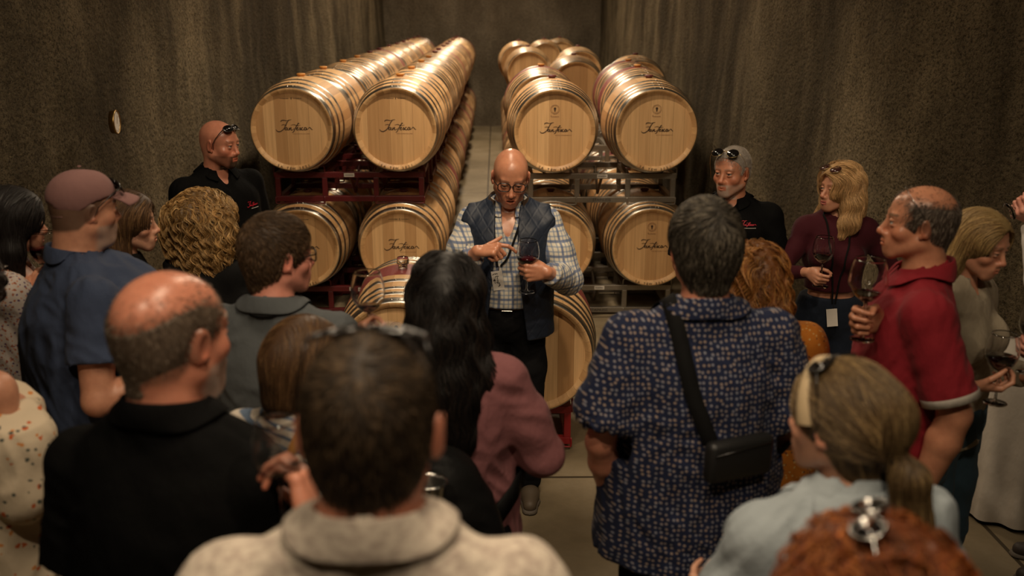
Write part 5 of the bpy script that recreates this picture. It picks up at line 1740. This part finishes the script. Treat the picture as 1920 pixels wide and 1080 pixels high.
# --- foreground: balding man in black polo
m7 = person('person with balding grey head and black polo, large in left foreground', -.665, 1.84, 16, 1.81, 'm', 1.22, .05, slope=.055, head=(16, 2, 0), skin='ruddy', hd=1.10,
            face=dict(beard='full', beard_w=.6, beard_col=(.50, .46, .40), flush=.08, double=True, jaw=1.05, scalp=.55, hair_col=(.12, .075, .05), bald=.075),
            arms=dict(R=dict(u=(.16, .02, -1), f=(0, .3, -1)), L=dict(u=(.16, .02, -1), f=(0, .3, -1))),
            top=dict(mat=M['black_polo'], sleeve='short', sl_len=.8, hem=.84, loose=.022, flare=.015, collar=dict(gap=26, h=.040, fall=.05, r=.074), neck=.072), bottom=dict(mat=M['dark_jeans']), hv=.003, shiny=True, neck_w=1.2)
top7 = lambda p: np.minimum(np.maximum((p[:, 2] - .070 - .10 * np.maximum(0, -.02 - p[:, 1])) * .8, (.05 - np.abs(p[:, 0])) * -.8 - .0), 1)
short_hair(m7, (.10, .070, .048), .0035, .003, 3800, lambda p: (p[:, 2] - np.interp(p[:, 1], [-.12, -.09, -.05, .0, .06], [.026, .040, .056, .064, .045])) * .11, .012, col2=((.30, .24, .18), .4), r=.0005, lift=(0, .002), basek=1.1)

# --- floral dress woman bottom left
w8 = person('person in cream dress with orange flowers, cut off by the left edge', -1.43, 2.42, 30, 1.72, 'f', 1.12, .03, head=(0, 5, 0), skin='warm',
            arms=dict(R=dict(u=(.2, .05, -1), f=(-.2, 1, -.3)), L=dict()),
            top=dict(mat=M['floral_cream'], name='dress', sleeve='long', sl_len=.9, hem=.72, loose=.045, flare=.03, neck=.11, fold=(.008, 14), cut=lambda s: (lambda X, Y, Z: Z - (1.33 + .02 * np.sin(X * 40)) * s + 0 * Y)), bottom=dict(mat=M['floral_cream'], name='dress_skirt', skirt=.35), hv=.004)
H = w8['H']; sd = SD(); cap_prims(sd, H, .03, .03)
for a, z, r in ((-1, -.06, .06), (1, -.06, .06), (0, -.09, .085)): sd.ell(H((a * .085, -.05, z)), np.array([r, r, r * 1.2]) * H.k, .03)
hair_object(w8, sd, (.020, .012, .008), 'hair', lambda p: cut_face(p, .056, .078, -.16, .030), .005, st=[dict(n=1500, len=.09, seg=12, r=.0012, flow=flow_long(H), curl=(.009, .04, .03), var=.4)])

# --- woman with brown bob and striped top
w9 = person('person with smooth brown bob hair and blue striped top, seen from behind', -.50, 2.26, 20, 1.575, 'f', 1.15, .03, head=(20, 12, 0), skin='fair',
            arms=dict(R=dict(u=(.25, .1, -1), f=(-.3, 1, .2)), L=dict(u=(.25, .1, -1), f=(-.2, 1, .2))),
            top=dict(mat=M['striped'], name='striped_top', sleeve='long', hem=.84, loose=.02, flare=.02), bottom=dict(mat=M['blue_jeans'], name='jeans'), hv=.004)
H = w9['H']; sd = SD(); cap_prims(sd, H, .020, .024)
sd.chain([H((0, -.055, -.0)), H((0, -.058, -.09))], [.088 * H.k, .072 * H.k], .03)
for sx in (-1, 1): sd.chain([H((sx * .062, .0, .01)), H((sx * .072, .005, -.09))], [.034 * H.k, .032 * H.k], .03)
hair_object(w9, sd, (.085, .042, .018), 'hair', lambda p: cut_face(p, .056, .078, -.16, .030), .005, basek=.8, st=[dict(n=5500, len=.12, seg=10, r=.0007, flow=flow_long(H, .01), var=.3, lift=(0, .002), col2=((.20, .11, .045), .3))])

def strap_bag(info):
    s = info['s']; root = empty('shoulder_bag'); place_world(root, info)
    pts = [(.10, .10, 1.34), (.09, -.0, 1.47), (.05, -.11, 1.42), (-.02, -.15, 1.28), (-.08, -.15, 1.14), (-.15, -.08, 1.02), (-.19, .02, .96)]
    P, G = drape([info['shirt_sd']], [tuple(np.array(p) * s) for p in pts], .006)
    ribbon(P, G, .030, .004).build('strap', M['tan_leather'], root, True)
    q = SD(); q.ell(np.array((-.235, .05, .86)) * s, (.045, .11, .10), .02); cloth_mesh(q, 'bag', M['tan_leather'], root, .009, (.003, 4))
    tag(root, 'tan leather shoulder bag, its strap crossing the blue striped top', 'bag')
strap_bag(w9)

# --- foreground: man in oatmeal shirt, sunglasses on the back of his head
m10 = person('person with short dark hair in speckled oatmeal shirt, nearest in centre foreground', -.173, 1.195, 0, 1.94, 'm', 1.0, .0, head=(0, 0, 0), skin='ruddy', slope=.02, hd=.94, headshift=(0, 0, -.035), face=dict(ear=.008),
             arms=dict(L=dict(to=(-.345, 1.58, 1.405), hint=(.8, 0, -1), hand='cup', n=(-.75, .35, .3), hf=(-.2, .55, .75)), R=dict(u=(.14, .05, -1), f=(-.2, .5, -.8))),
             top=dict(mat=M['oatmeal'], sleeve='short', sl_len=.85, hem=.80, loose=.024, flare=.02, collar=dict(gap=26, h=.038, fall=.048)), bottom=dict(mat=M['dark_jeans']), hv=.004, neck_w=1.05)
short_hair(m10, (.050, .032, .018), .007, .016, 9000, None, .020, col2=((.17, .11, .06), .3), r=.0007, colf=None)
spectacles(m10, 'black sunglasses pushed up on short dark hair in centre foreground', 'wrap', perch=(80, .000, .134), lens='dark_lens', scale=1.15)
hold_glass(m10, 'L', 'wine glass with a little red wine, raised in left-centre foreground', .12, at=(.085, .0, .040), grip_h=.105)

# --- woman with long black hair, pink sweater and backpack
w11 = person('person with very long black hair, dusty pink sweater, seen from behind at centre', -.14, 2.54, 8, 1.665, 'f', 1.08, .03, head=(0, 2, 0), skin='warm', hd=.98,
             arms=dict(L=dict(to=(-.395, 2.66, 1.36), hint=(.8, 0, -1), hand='pinch', n=(.8, .5, 0), hf=(-.1, .5, .8)), R=dict(u=(.42, .1, -.95), f=(-.5, .8, -.25))),
             top=dict(mat=M['pink_knit'], name='sweater', sleeve='long', hem=.86, loose=.016, flare=.02, fold=(.009, 6)), bottom=dict(mat=M['black_trouser']), hv=.0045)
H = w11['H']; sd = SD(); cap_prims(sd, H, .026, .028)
sd.chain([H((0, -.055, .02)), H((-.005, -.085, -.10)), H((.01, -.11, -.24)), H((.02, -.115, -.38)), H((.03, -.11, -.48))], [.088 * H.k, .098 * H.k, .098 * H.k, .078 * H.k, .035 * H.k], .04)
sd.chain([H((.05, -.05, -.08)), H((.105, -.06, -.22)), H((.13, -.06, -.34))], [.05 * H.k, .048 * H.k, .022 * H.k], .03)
for sx in (-1, 1): sd.chain([H((sx * .06, .0, .02)), H((sx * .08, -.02, -.12)), H((sx * .09, -.03, -.24))], [.036 * H.k, .040 * H.k, .03 * H.k], .03)
hair_object(w11, sd, (.008, .006, .005), 'hair', lambda p: cut_face(p, .056, .078, -.16, .030), .006, fold=(.006, 3, .08), st=[dict(n=5000, len=.22, seg=14, r=.0009, flow=flow_long(H), curl=(.008, .13, .05), var=.5, lift=(0, .007), col2=((.022, .014, .010), .25))])
spectacles(w11, 'black sunglasses pushed up on very long black hair', 'square', perch=(62, .060, .118), lens='dark_lens', scale=1.08)
hold_glass(w11, 'L', 'wine glass with a little red wine standing out against the low barrel', .13, at=(.075, .0, .030), grip_h=.055)
def backpack(info):
    s = info['s']; root = empty('backpack'); place_world(root, info)
    q = SD(); q.ell((.02, -.27, 1.00), (.155, .10, .21), .03); q.ell((.02, -.25, .95), (.165, .10, .17), .06); q.cone((.02, -.26, 1.10), (.02, -.26, 1.13), .12, .10, .05)
    M['backpack'] = cloth('backpack_nylon', (.008, .008, .008), rough=.5)
    cloth_mesh(q, 'bag', M['backpack'], root, .009, (.006, 3))
    q = SD(); q.ell((.02, -.35, .93), (.105, .035, .10), .03); cloth_mesh(q, 'front_pocket', M['backpack'], root, .008, (.003, 5))
    q = SD(); q.cone((.03, -.405, .90), (.03, -.405, 1.02), .048, .050, .02); cloth_mesh(q, 'side_pocket', M['backpack'], root, .008, (.002, 5))
    for e in (-1, 1):
        pts = [(.02 + e * .05, -.20, 1.22), (e * .085, -.12, 1.44), (e * .095, -.01, 1.50), (e * .10, .09, 1.42), (e * .12, .10, 1.25), (e * .15, .02, 1.08), (.02 + e * .13, -.20, .92)]
        P, G = drape([info['shirt_sd']], [tuple(np.array(p) * s) for p in pts], .006)
        ribbon(P, G, .055, .006).build('shoulder_strap', M['backpack'], root, True)
    MB().tube([(.10, -.345, 1.09), (.105, -.352, 1.075), (.098, -.36, 1.055), (.102, -.36, 1.04)], .004, 6).build('zip_pull', M['steel'], root, True)
    tag(root, 'black backpack with zip pull worn over the pink sweater', 'backpack')
backpack(w11)
cup = empty('steel_tumbler'); cup.location = w11['toW']((.03, -.405, 1.035))
MB().lathe([(0, 0), (.034, 0), (.040, .16), (.043, .172), (.043, .178), (.039, .178), (.037, .17), (.032, .006), (0, .006)], 36, cap=False).build('cup_body', M['steel'], cup, True)
tag(cup, 'open stainless steel tumbler in the pocket on the back of the black backpack', 'tumbler')

# --- man in dotted shirt with crossbody bag
m13 = person('person with thick dark greying hair and navy dotted short-sleeved shirt, seen from behind', .555, 2.48, -2, 1.83, 'm', 1.05, .07, head=(-4, 0, 0), skin='ruddy', hd=.97,
             arms=dict(L=dict(u=(.26, -.08, -1), f=(-.22, .50, -1)), R=dict(u=(.22, .0, -1), f=(-.1, .9, -.3))),
             top=dict(mat=M['dotted'], sleeve='short', sl_len=.70, hem=.77, loose=.034, flare=.03, collar=dict(gap=26, h=.036, fall=.050, r=.070), fold=(.008, 31), wl=.13), bottom=dict(mat=M['black_trouser']), hv=.0035)
short_hair(m13, (.040, .032, .022), .012, .022, 9000, None, .030, col2=((.16, .135, .10), .35), r=.0009, fold=(.004, 4, .035), lift=(0, .006), back=.006)
lanyard(m13, 'black lanyard hanging from the neck of the dotted shirt', badge=False)
def crossbody(info):
    s = info['s']; root = empty('crossbody_bag'); place_world(root, info)
    sds = [info['shirt_sd']]
    pts = [(-.115, .09, 1.36), (-.10, -.0, 1.50), (-.085, -.11, 1.44), (-.055, -.17, 1.30), (-.03, -.18, 1.23), (-.005, -.17, 1.17)]
    P, G = drape(sds, [tuple(np.array(p) * s) for p in pts], .008)
    ribbon(P, G, .042, .003).build('strap', M['black_cloth'], root, True)
    pts = [(-.115, .09, 1.36), (-.02, .17, 1.27), (.09, .17, 1.18), (.19, .08, 1.14), (.21, -.06, 1.14)]
    P, G = drape(sds, [tuple(np.array(p) * s) for p in pts], .008)
    ribbon(P, G, .042, .003).build('strap', M['black_cloth'], root, True)
    q = np.array([[.085, -.30, 1.135]]) * s
    for _ in range(12): q = q - info['shirt_sd'].grad(q) * np.clip(info['shirt_sd'].at(q) - .026, -.03, .03)
    c = q[0]; b = MB(); b.box((0, 0, 0), (.205, .045, .115), Matrix.Rotation(R(2), 3, 'Y')); g = b.build('bag', plain('black_nylon', (.012, .012, .012), .45), root, True, bevel=.018, loc=tuple(c))
    g.rotation_euler = (0, 0, R(22))
    z = MB(); z.tube([(-.09, -.0235, .030), (.09, -.0235, .036)], .002, 6); z.build('zip', M['black_plastic'], g, True)
    tag(root, 'black crossbody bag with wide strap on the back of the navy dotted shirt', 'bag')
crossbody(m13)

# --- auburn curly woman in orange floral top
w14 = person('person with long curly auburn hair and orange floral top, behind the dotted shirt', .875, 3.10, 18, 1.56, 'f', 1.3, .04, head=(-25, 2, 0), skin='fair',
             arms=dict(R=dict(u=(.25, .05, -1), f=(-.2, .8, .0)), L=dict(u=(.25, .05, -1), f=(-.2, .8, .0))),
             top=dict(mat=M['floral_orange'], name='floral_top', sleeve='short', sl_len=.9, hem=.80, loose=.03, flare=.03), bottom=dict(mat=M['red_lace'], name='skirt', skirt=.3), hv=.0045)
H = w14['H']; sd = SD(); cap_prims(sd, H, .024, .022)
sd.chain([H((0, -.05, .0)), H((.0, -.075, -.10)), H((.01, -.09, -.22)), H((.03, -.09, -.28))], [.090 * H.k, .100 * H.k, .095 * H.k, .07 * H.k], .04)
hair_object(w14, sd, (.24, .085, .018), 'hair', lambda p: cut_face(p, .056, .078, -.16, .030), .005, fold=(.006, 8, .04), st=[dict(n=4500, len=.16, seg=20, r=.0010, flow=flow_long(H), curl=(.008, .055, .022), var=.5, lift=(0, .008), col2=((.42, .20, .05), .35))])

# --- man in red polo
m17 = person('person with greying balding head in dark red polo with white trim, holding wine glass', 1.295, 2.85, -74, 1.82, 'm', 1.06, .02, head=(-4, -2, 0), skin='tan', hd=.92,
             face=dict(nose=1.1, brow_col=(.12, .08, .05), lid=.006, scalp=.6, hair_col=(.10, .07, .05), bald=.085), 
             arms=dict(L=dict(u=(.16, -.36, -1), f=(-.06, .24, -1), hand='fist', thick=1.15), R=dict(to=(1.165, 2.76, 1.41), hint=(.7, -.2, -1), hand='pinch', n=(.1, -.9, .1), hf=(-.85, -.2, .15), raise_=0)),
             top=dict(mat=M['red_polo'], sleeve='short', sl_len=.84, hem=.90, loose=.014, trim=M['white_knit'], collar=dict(gap=24, h=.036, fall=.050, r=.070), flare=.01, fold=(.006, 17)),
             bottom=dict(mat=M['blue_jeans'], name='jeans'), hv=.0026, handv=.003, shiny=True)
short_hair(m17, (.060, .042, .030), .006, .006, 5200, lambda p: np.maximum((p[:, 2] - np.interp(p[:, 1], [-.12, -.08, -.03, .03, .06, .09], [.048, .055, .058, .055, .05, .04])) * .30, (p[:, 1] - .034) * .22), .018, col2=((.22, .18, .14), .3), r=.0006, lift=(0, .002), basek=.9)
H = m17['H']
MB().tube(crom([H((x, y, z)) for x, y, z in ((-.083, -.012, .012), (-.081, .020, .055), (-.062, .050, .095), (-.035, .062, .118))], 5), .0014, 6).build('headset_wire', M['steel'], m17['root'], True)
def watch(info, key):
    Sh, El, Wr = info['J'][key]; d = unit(Wr - El); p = Wr - d * .012
    u = unit(np.cross(d, (0, 0, 1))); v = np.cross(d, u); r = .033; mb = MB(); n = 24
    for i, (q, rr_) in enumerate(((-.010, r - .001), (-.010, r + .003), (.010, r + .002), (.010, r - .002))):
        for k in range(n):
            a = 2 * math.pi * k / n; mb.v.append(Vector(p + d * q + (u * math.cos(a) + v * math.sin(a)) * rr_))
    for i in range(4):
        for k in range(n): mb.f.append([i * n + k, i * n + (k + 1) % n, ((i + 1) % 4) * n + (k + 1) % n, ((i + 1) % 4) * n + k])
    w = mb.build('wrist_watch', M['black_plastic'], info['root'], True)
    out = unit(np.array([-.9, -.6, .2])); out = unit(out - d * np.dot(out, d)); t = np.cross(d, out)
    f = MB().lathe([(0, .0), (.019, .0), (.020, .006), (.017, .010), (0, .010)], 24)
    o = f.build('watch_face', M['dark_lens'], w, True); o.matrix_local = Matrix(((d[0], t[0], out[0], (p + out * .033)[0]), (d[1], t[1], out[1], (p + out * .033)[1]), (d[2], t[2], out[2], (p + out * .033)[2]), (0, 0, 0, 1)))
watch(m17, 'L')
hold_glass(m17, 'R', 'large wine glass of red wine held by the person in red polo', .20, at=(.075, .0, .028), grip_h=.055, h=.25, rb=.056)

# --- young blonde woman behind the red polo
w18 = person('person with straight blonde hair and beige cardigan looking down, behind the red polo', 1.60, 3.14, 142, 1.69, 'f', .98, .0, hd=.94, head=(2, 15, 0), skin='warm',
             face=dict(jaw=.94, lips=1.15, brow_col=(.16, .09, .05), brow_w=.5, lid=.002), 
             arms=dict(R=dict(to=(1.52, 2.84, 1.165), hint=(.4, -.6, -1), hand='cup', n=(.2, .3, .9), hf=(.95, -.2, .0)), L=dict(u=(.1, .1, -1), f=(-.3, 1, .1))),
             top=dict(mat=M['beige_knit'], name='cardigan', sleeve='long', sl_len=.85, hem=.86, loose=.014, vneck=(.10, .04), fold=(.007, 44)), bottom=dict(mat=M['blue_jeans'], name='jeans'), hv=.0026, handv=.0028)
H = w18['H']; sd = SD(); cap_prims(sd, H, .014, .016)
for sx in (-1, 1): sd.chain([H((sx * .060, -.025, .03)), H((sx * .070, -.040, -.08)), H((sx * .080, -.01, -.20)), H((sx * .080, .03, -.33))], [.024 * H.k, .028 * H.k, .028 * H.k, .014 * H.k], .03)
sd.chain([H((0, -.06, 0)), H((0, -.08, -.12)), H((0, -.085, -.25))], [.072 * H.k, .070 * H.k, .045 * H.k], .03)
hair_object(w18, sd, (.40, .27, .11), 'hair', lambda p: cut_face(p, .072, .086, -.17, .000), .005, st=[dict(n=5000, len=.20, seg=12, r=.0008, flow=flow_long(H), var=.35, lift=(0, .003), col2=((.20, .12, .05), .35))])
hold_glass(w18, 'R', 'wine glass of red wine held low by the blonde person in beige cardigan', .35, at=(.085, .0, .026), grip_h=.075)

# --- foreground: woman with headband and ponytail in denim
w20 = person('person with blonde ponytail, cream headband and light denim jacket in right foreground', .665, 1.67, -14, 1.68, 'f', 1.15, .03, head=(-26, 2, 0), skin='fair', hd=1.0,
             arms=dict(R=dict(u=(.2, .05, -1), f=(-.2, .8, -.1)), L=dict(u=(.2, .05, -1), f=(-.2, .8, -.1))),
             top=dict(mat=M['denim'], name='denim_jacket', sleeve='long', hem=.9, loose=.03, g=.018, collar=dict(gap=30, h=.030, fall=.055, r=.070), fold=(.007, 19)), bottom=dict(mat=M['black_trouser']), hv=.0035)
H = w20['H']; sd = SD(); cap_prims(sd, H, .012, .018)
tie = (.0, -.120, -.035)
sd.ell(H((0, -.09, .02)), np.array([.07, .05, .07]) * H.k, .03)
PT = SD(); PT.p = list(sd.p)
sd.chain([H((0, -.115, -.035)), H((.005, -.150, -.08)), H((.015, -.155, -.17)), H((.02, -.14, -.28))], [.018 * H.k, .036 * H.k, .038 * H.k, .014 * H.k], .012)
def cut20(p): return np.where(p[:, 1] < -.105, -1, cut_men(p))
fl = flow_tie(H, tie)
def fl20(P):
    p = H.inv(P); v = fl(P); m = (p[:, 1] < -.115); v[m] = (np.array([[.03, -.05, -1.0]]) @ H.M.T)[0]; return v
hair_object(w20, sd, (.115, .070, .030), 'hair', cut20, .004, basek=.8, st=[dict(n=6500, len=.10, seg=10, r=.0007, flow=fl20, var=.35, lift=(0, .0025), col2=((.34, .23, .10), .3))])
def headband(info):
    H = info['H']; k = H.k; mb = MB(); n = 40; prof = [(-.017, .0), (-.012, .005), (0, .0068), (.012, .005), (.017, .0), (.012, -.002), (-.012, -.002)]
    for i in range(n + 1):
        t = R(4 + 172 * i / n)
        ctr = np.array([math.cos(t) * .0900, .026 + .022 * math.sin(t), .002 + math.sin(t) * .118])
        out = unit([math.cos(t), .1, math.sin(t)])
        for a, b in prof: mb.v.append(Vector(H(ctr + out * b + np.array([0, 1, -.1]) * a)))
    m = len(prof)
    for i in range(n):
        for j in range(m): mb.f.append([i * m + j, i * m + (j + 1) % m, (i + 1) * m + (j + 1) % m, (i + 1) * m + j])
    mb.build('headband', plain('cream_headband', (.55, .42, .25), .6), info['root'], True)
headband(w20)
spectacles(w20, 'black sunglasses pushed up behind the cream headband', 'wrap', perch=(72, .030, .128), lens='dark_lens', scale=1.1)
H20 = w20['H']
MB().tube([tuple(H20((math.cos(a) * .021, -.122 + .006 * math.sin(a), -.036 + math.sin(a) * .021))) for a in np.linspace(0, 2 * math.pi, 20, endpoint=False)], .006, 6, True).build('hair_tie', M['black_cloth'], w20['root'], True)

# --- foreground: red haired woman at the bottom edge
w21 = person('person with curly red hair at the bottom edge of right foreground', .52, 1.13, -34, 1.64, 'f', 1.05, .02, head=(-22, 4, 0), skin='fair',
             face=dict(flush=.2), arms=dict(), top=dict(mat=M['black_cloth'], name='black_top', sleeve='short', hem=.86), bottom=dict(mat=M['dark_jeans'], name='jeans'), hv=.0045)
H = w21['H']; sd = SD(); cap_prims(sd, H, .034, .026)
for a, z, r in ((-.2, -.05, .09), (1, -.05, .075), (.9, -.12, .075), (0, -.12, .09), (.3, -.20, .075), (.9, .0, .065)): sd.ell(H((a * .09, -.07, z)), np.array([r, r, r]) * H.k, .03)
hair_object(w21, sd, (.22, .055, .012), 'hair', lambda p: cut_face(p, .056, .078, -.16, .010), .005, fold=(.008, 8, .03), st=[dict(n=4000, len=.12, seg=20, r=.0010, flow=flow_long(H), curl=(.009, .045, .018), var=.5, lift=(0, .008), col2=((.42, .14, .03), .35))])
spectacles(w21, 'pale metal sunglasses pushed up on curly red hair', 'round', perch=(76, .0, .152, 12), lens='dark_lens', frame='steel', scale=1.1)

# --- two guests standing past the right edge of the view, their hands and glasses reach into it
w19 = person('person past the right edge, raising a tilted glass to drink', 2.40, 3.56, -66, 1.74, 'm', 1.0, .03, head=(0, -8, 0), skin='pink',
             arms=dict(L=dict(to=(2.075, 3.60, 1.545), hint=(.6, -.4, -1), hand='pinch', n=(.5, .6, .3), hf=(-.75, -.3, .4)), R=dict()),
             top=dict(mat=M['white_knit'], sleeve='long', hem=.86), bottom=dict(mat=M['dark_jeans']), hv=.0045, handv=.003)
short_hair(w19, (.05, .03, .02), .010, .016, 2500)
hold_glass(w19, 'L', 'tilted wine glass raised at the right edge, foot towards the room', 0, at=(.085, .0, .028), grip_h=.05, up=(.88, .1, .42))
w19b = person('person in pale sleeve past the right edge, holding a glass at chest height', 2.14, 2.86, -62, 1.70, 'f', 1.0, .02, head=(0, 0, 0), skin='pink',
              arms=dict(L=dict(to=(1.83, 2.93, 1.225), hint=(.6, -.4, -1), hand='cup', n=(.3, .5, .2), hf=(-.9, .1, .15)), R=dict()),
              top=dict(mat=M['white_knit'], sleeve='short', hem=.86), bottom=dict(mat=M['dark_jeans']), hv=.0045, handv=.003, shoe=(.5, .46, .40))
short_hair(w19b, (.10, .05, .03), .012, .016, 2500)
hold_glass(w19b, 'L', 'wine glass of dark red wine at the right edge above the other glass', .40, at=(.080, .0, .034), grip_h=.085)

# --- cocktail table under a white cloth, and its cloth
tb = empty('cocktail_table', (2.57, 4.22, 0)); tb.scale = (.88, .88, 1)
MB().lathe([(0, 0), (.28, 0), (.28, .012), (.03, .03), (.025, .05), (.025, .70), (.05, .71), (0, .71)], 32, cap=False).build('pedestal', M['steel'], tb, True)
MB().lathe([(0, .71), (.375, .71), (.38, .72), (.375, .735), (0, .735)], 48, cap=False).build('table_top', M['head'], tb, True)
tag(tb, 'small round table hidden under a white cloth at the right edge', 'table')
v = []; f = []; n = 160; rows = 20
for j in range(rows + 1):
    q = j / rows
    for i in range(n):
        a = 2 * math.pi * i / n
        if j < 5: r_ = .386 * j / 4; z_ = .739
        else:
            d = (j - 4) / (rows - 4); r_ = .388 + .030 * d + .016 * d * math.sin(a * 17) + .012 * d * math.sin(a * 7 + 1); z_ = .739 - .715 * d
        v.append((2.57 + .88 * r_ * math.cos(a), 4.22 + .88 * r_ * math.sin(a), z_))
for j in range(rows):
    for i in range(n): f.append((j * n + i, j * n + (i + 1) % n, (j + 1) * n + (i + 1) % n, (j + 1) * n + i))
tc = mesh_obj('tablecloth', v, np.array(f), cloth('white_tablecloth', (.60, .55, .48)))
tag(tc, 'white floor-length cloth over the round table at the right edge', 'tablecloth')
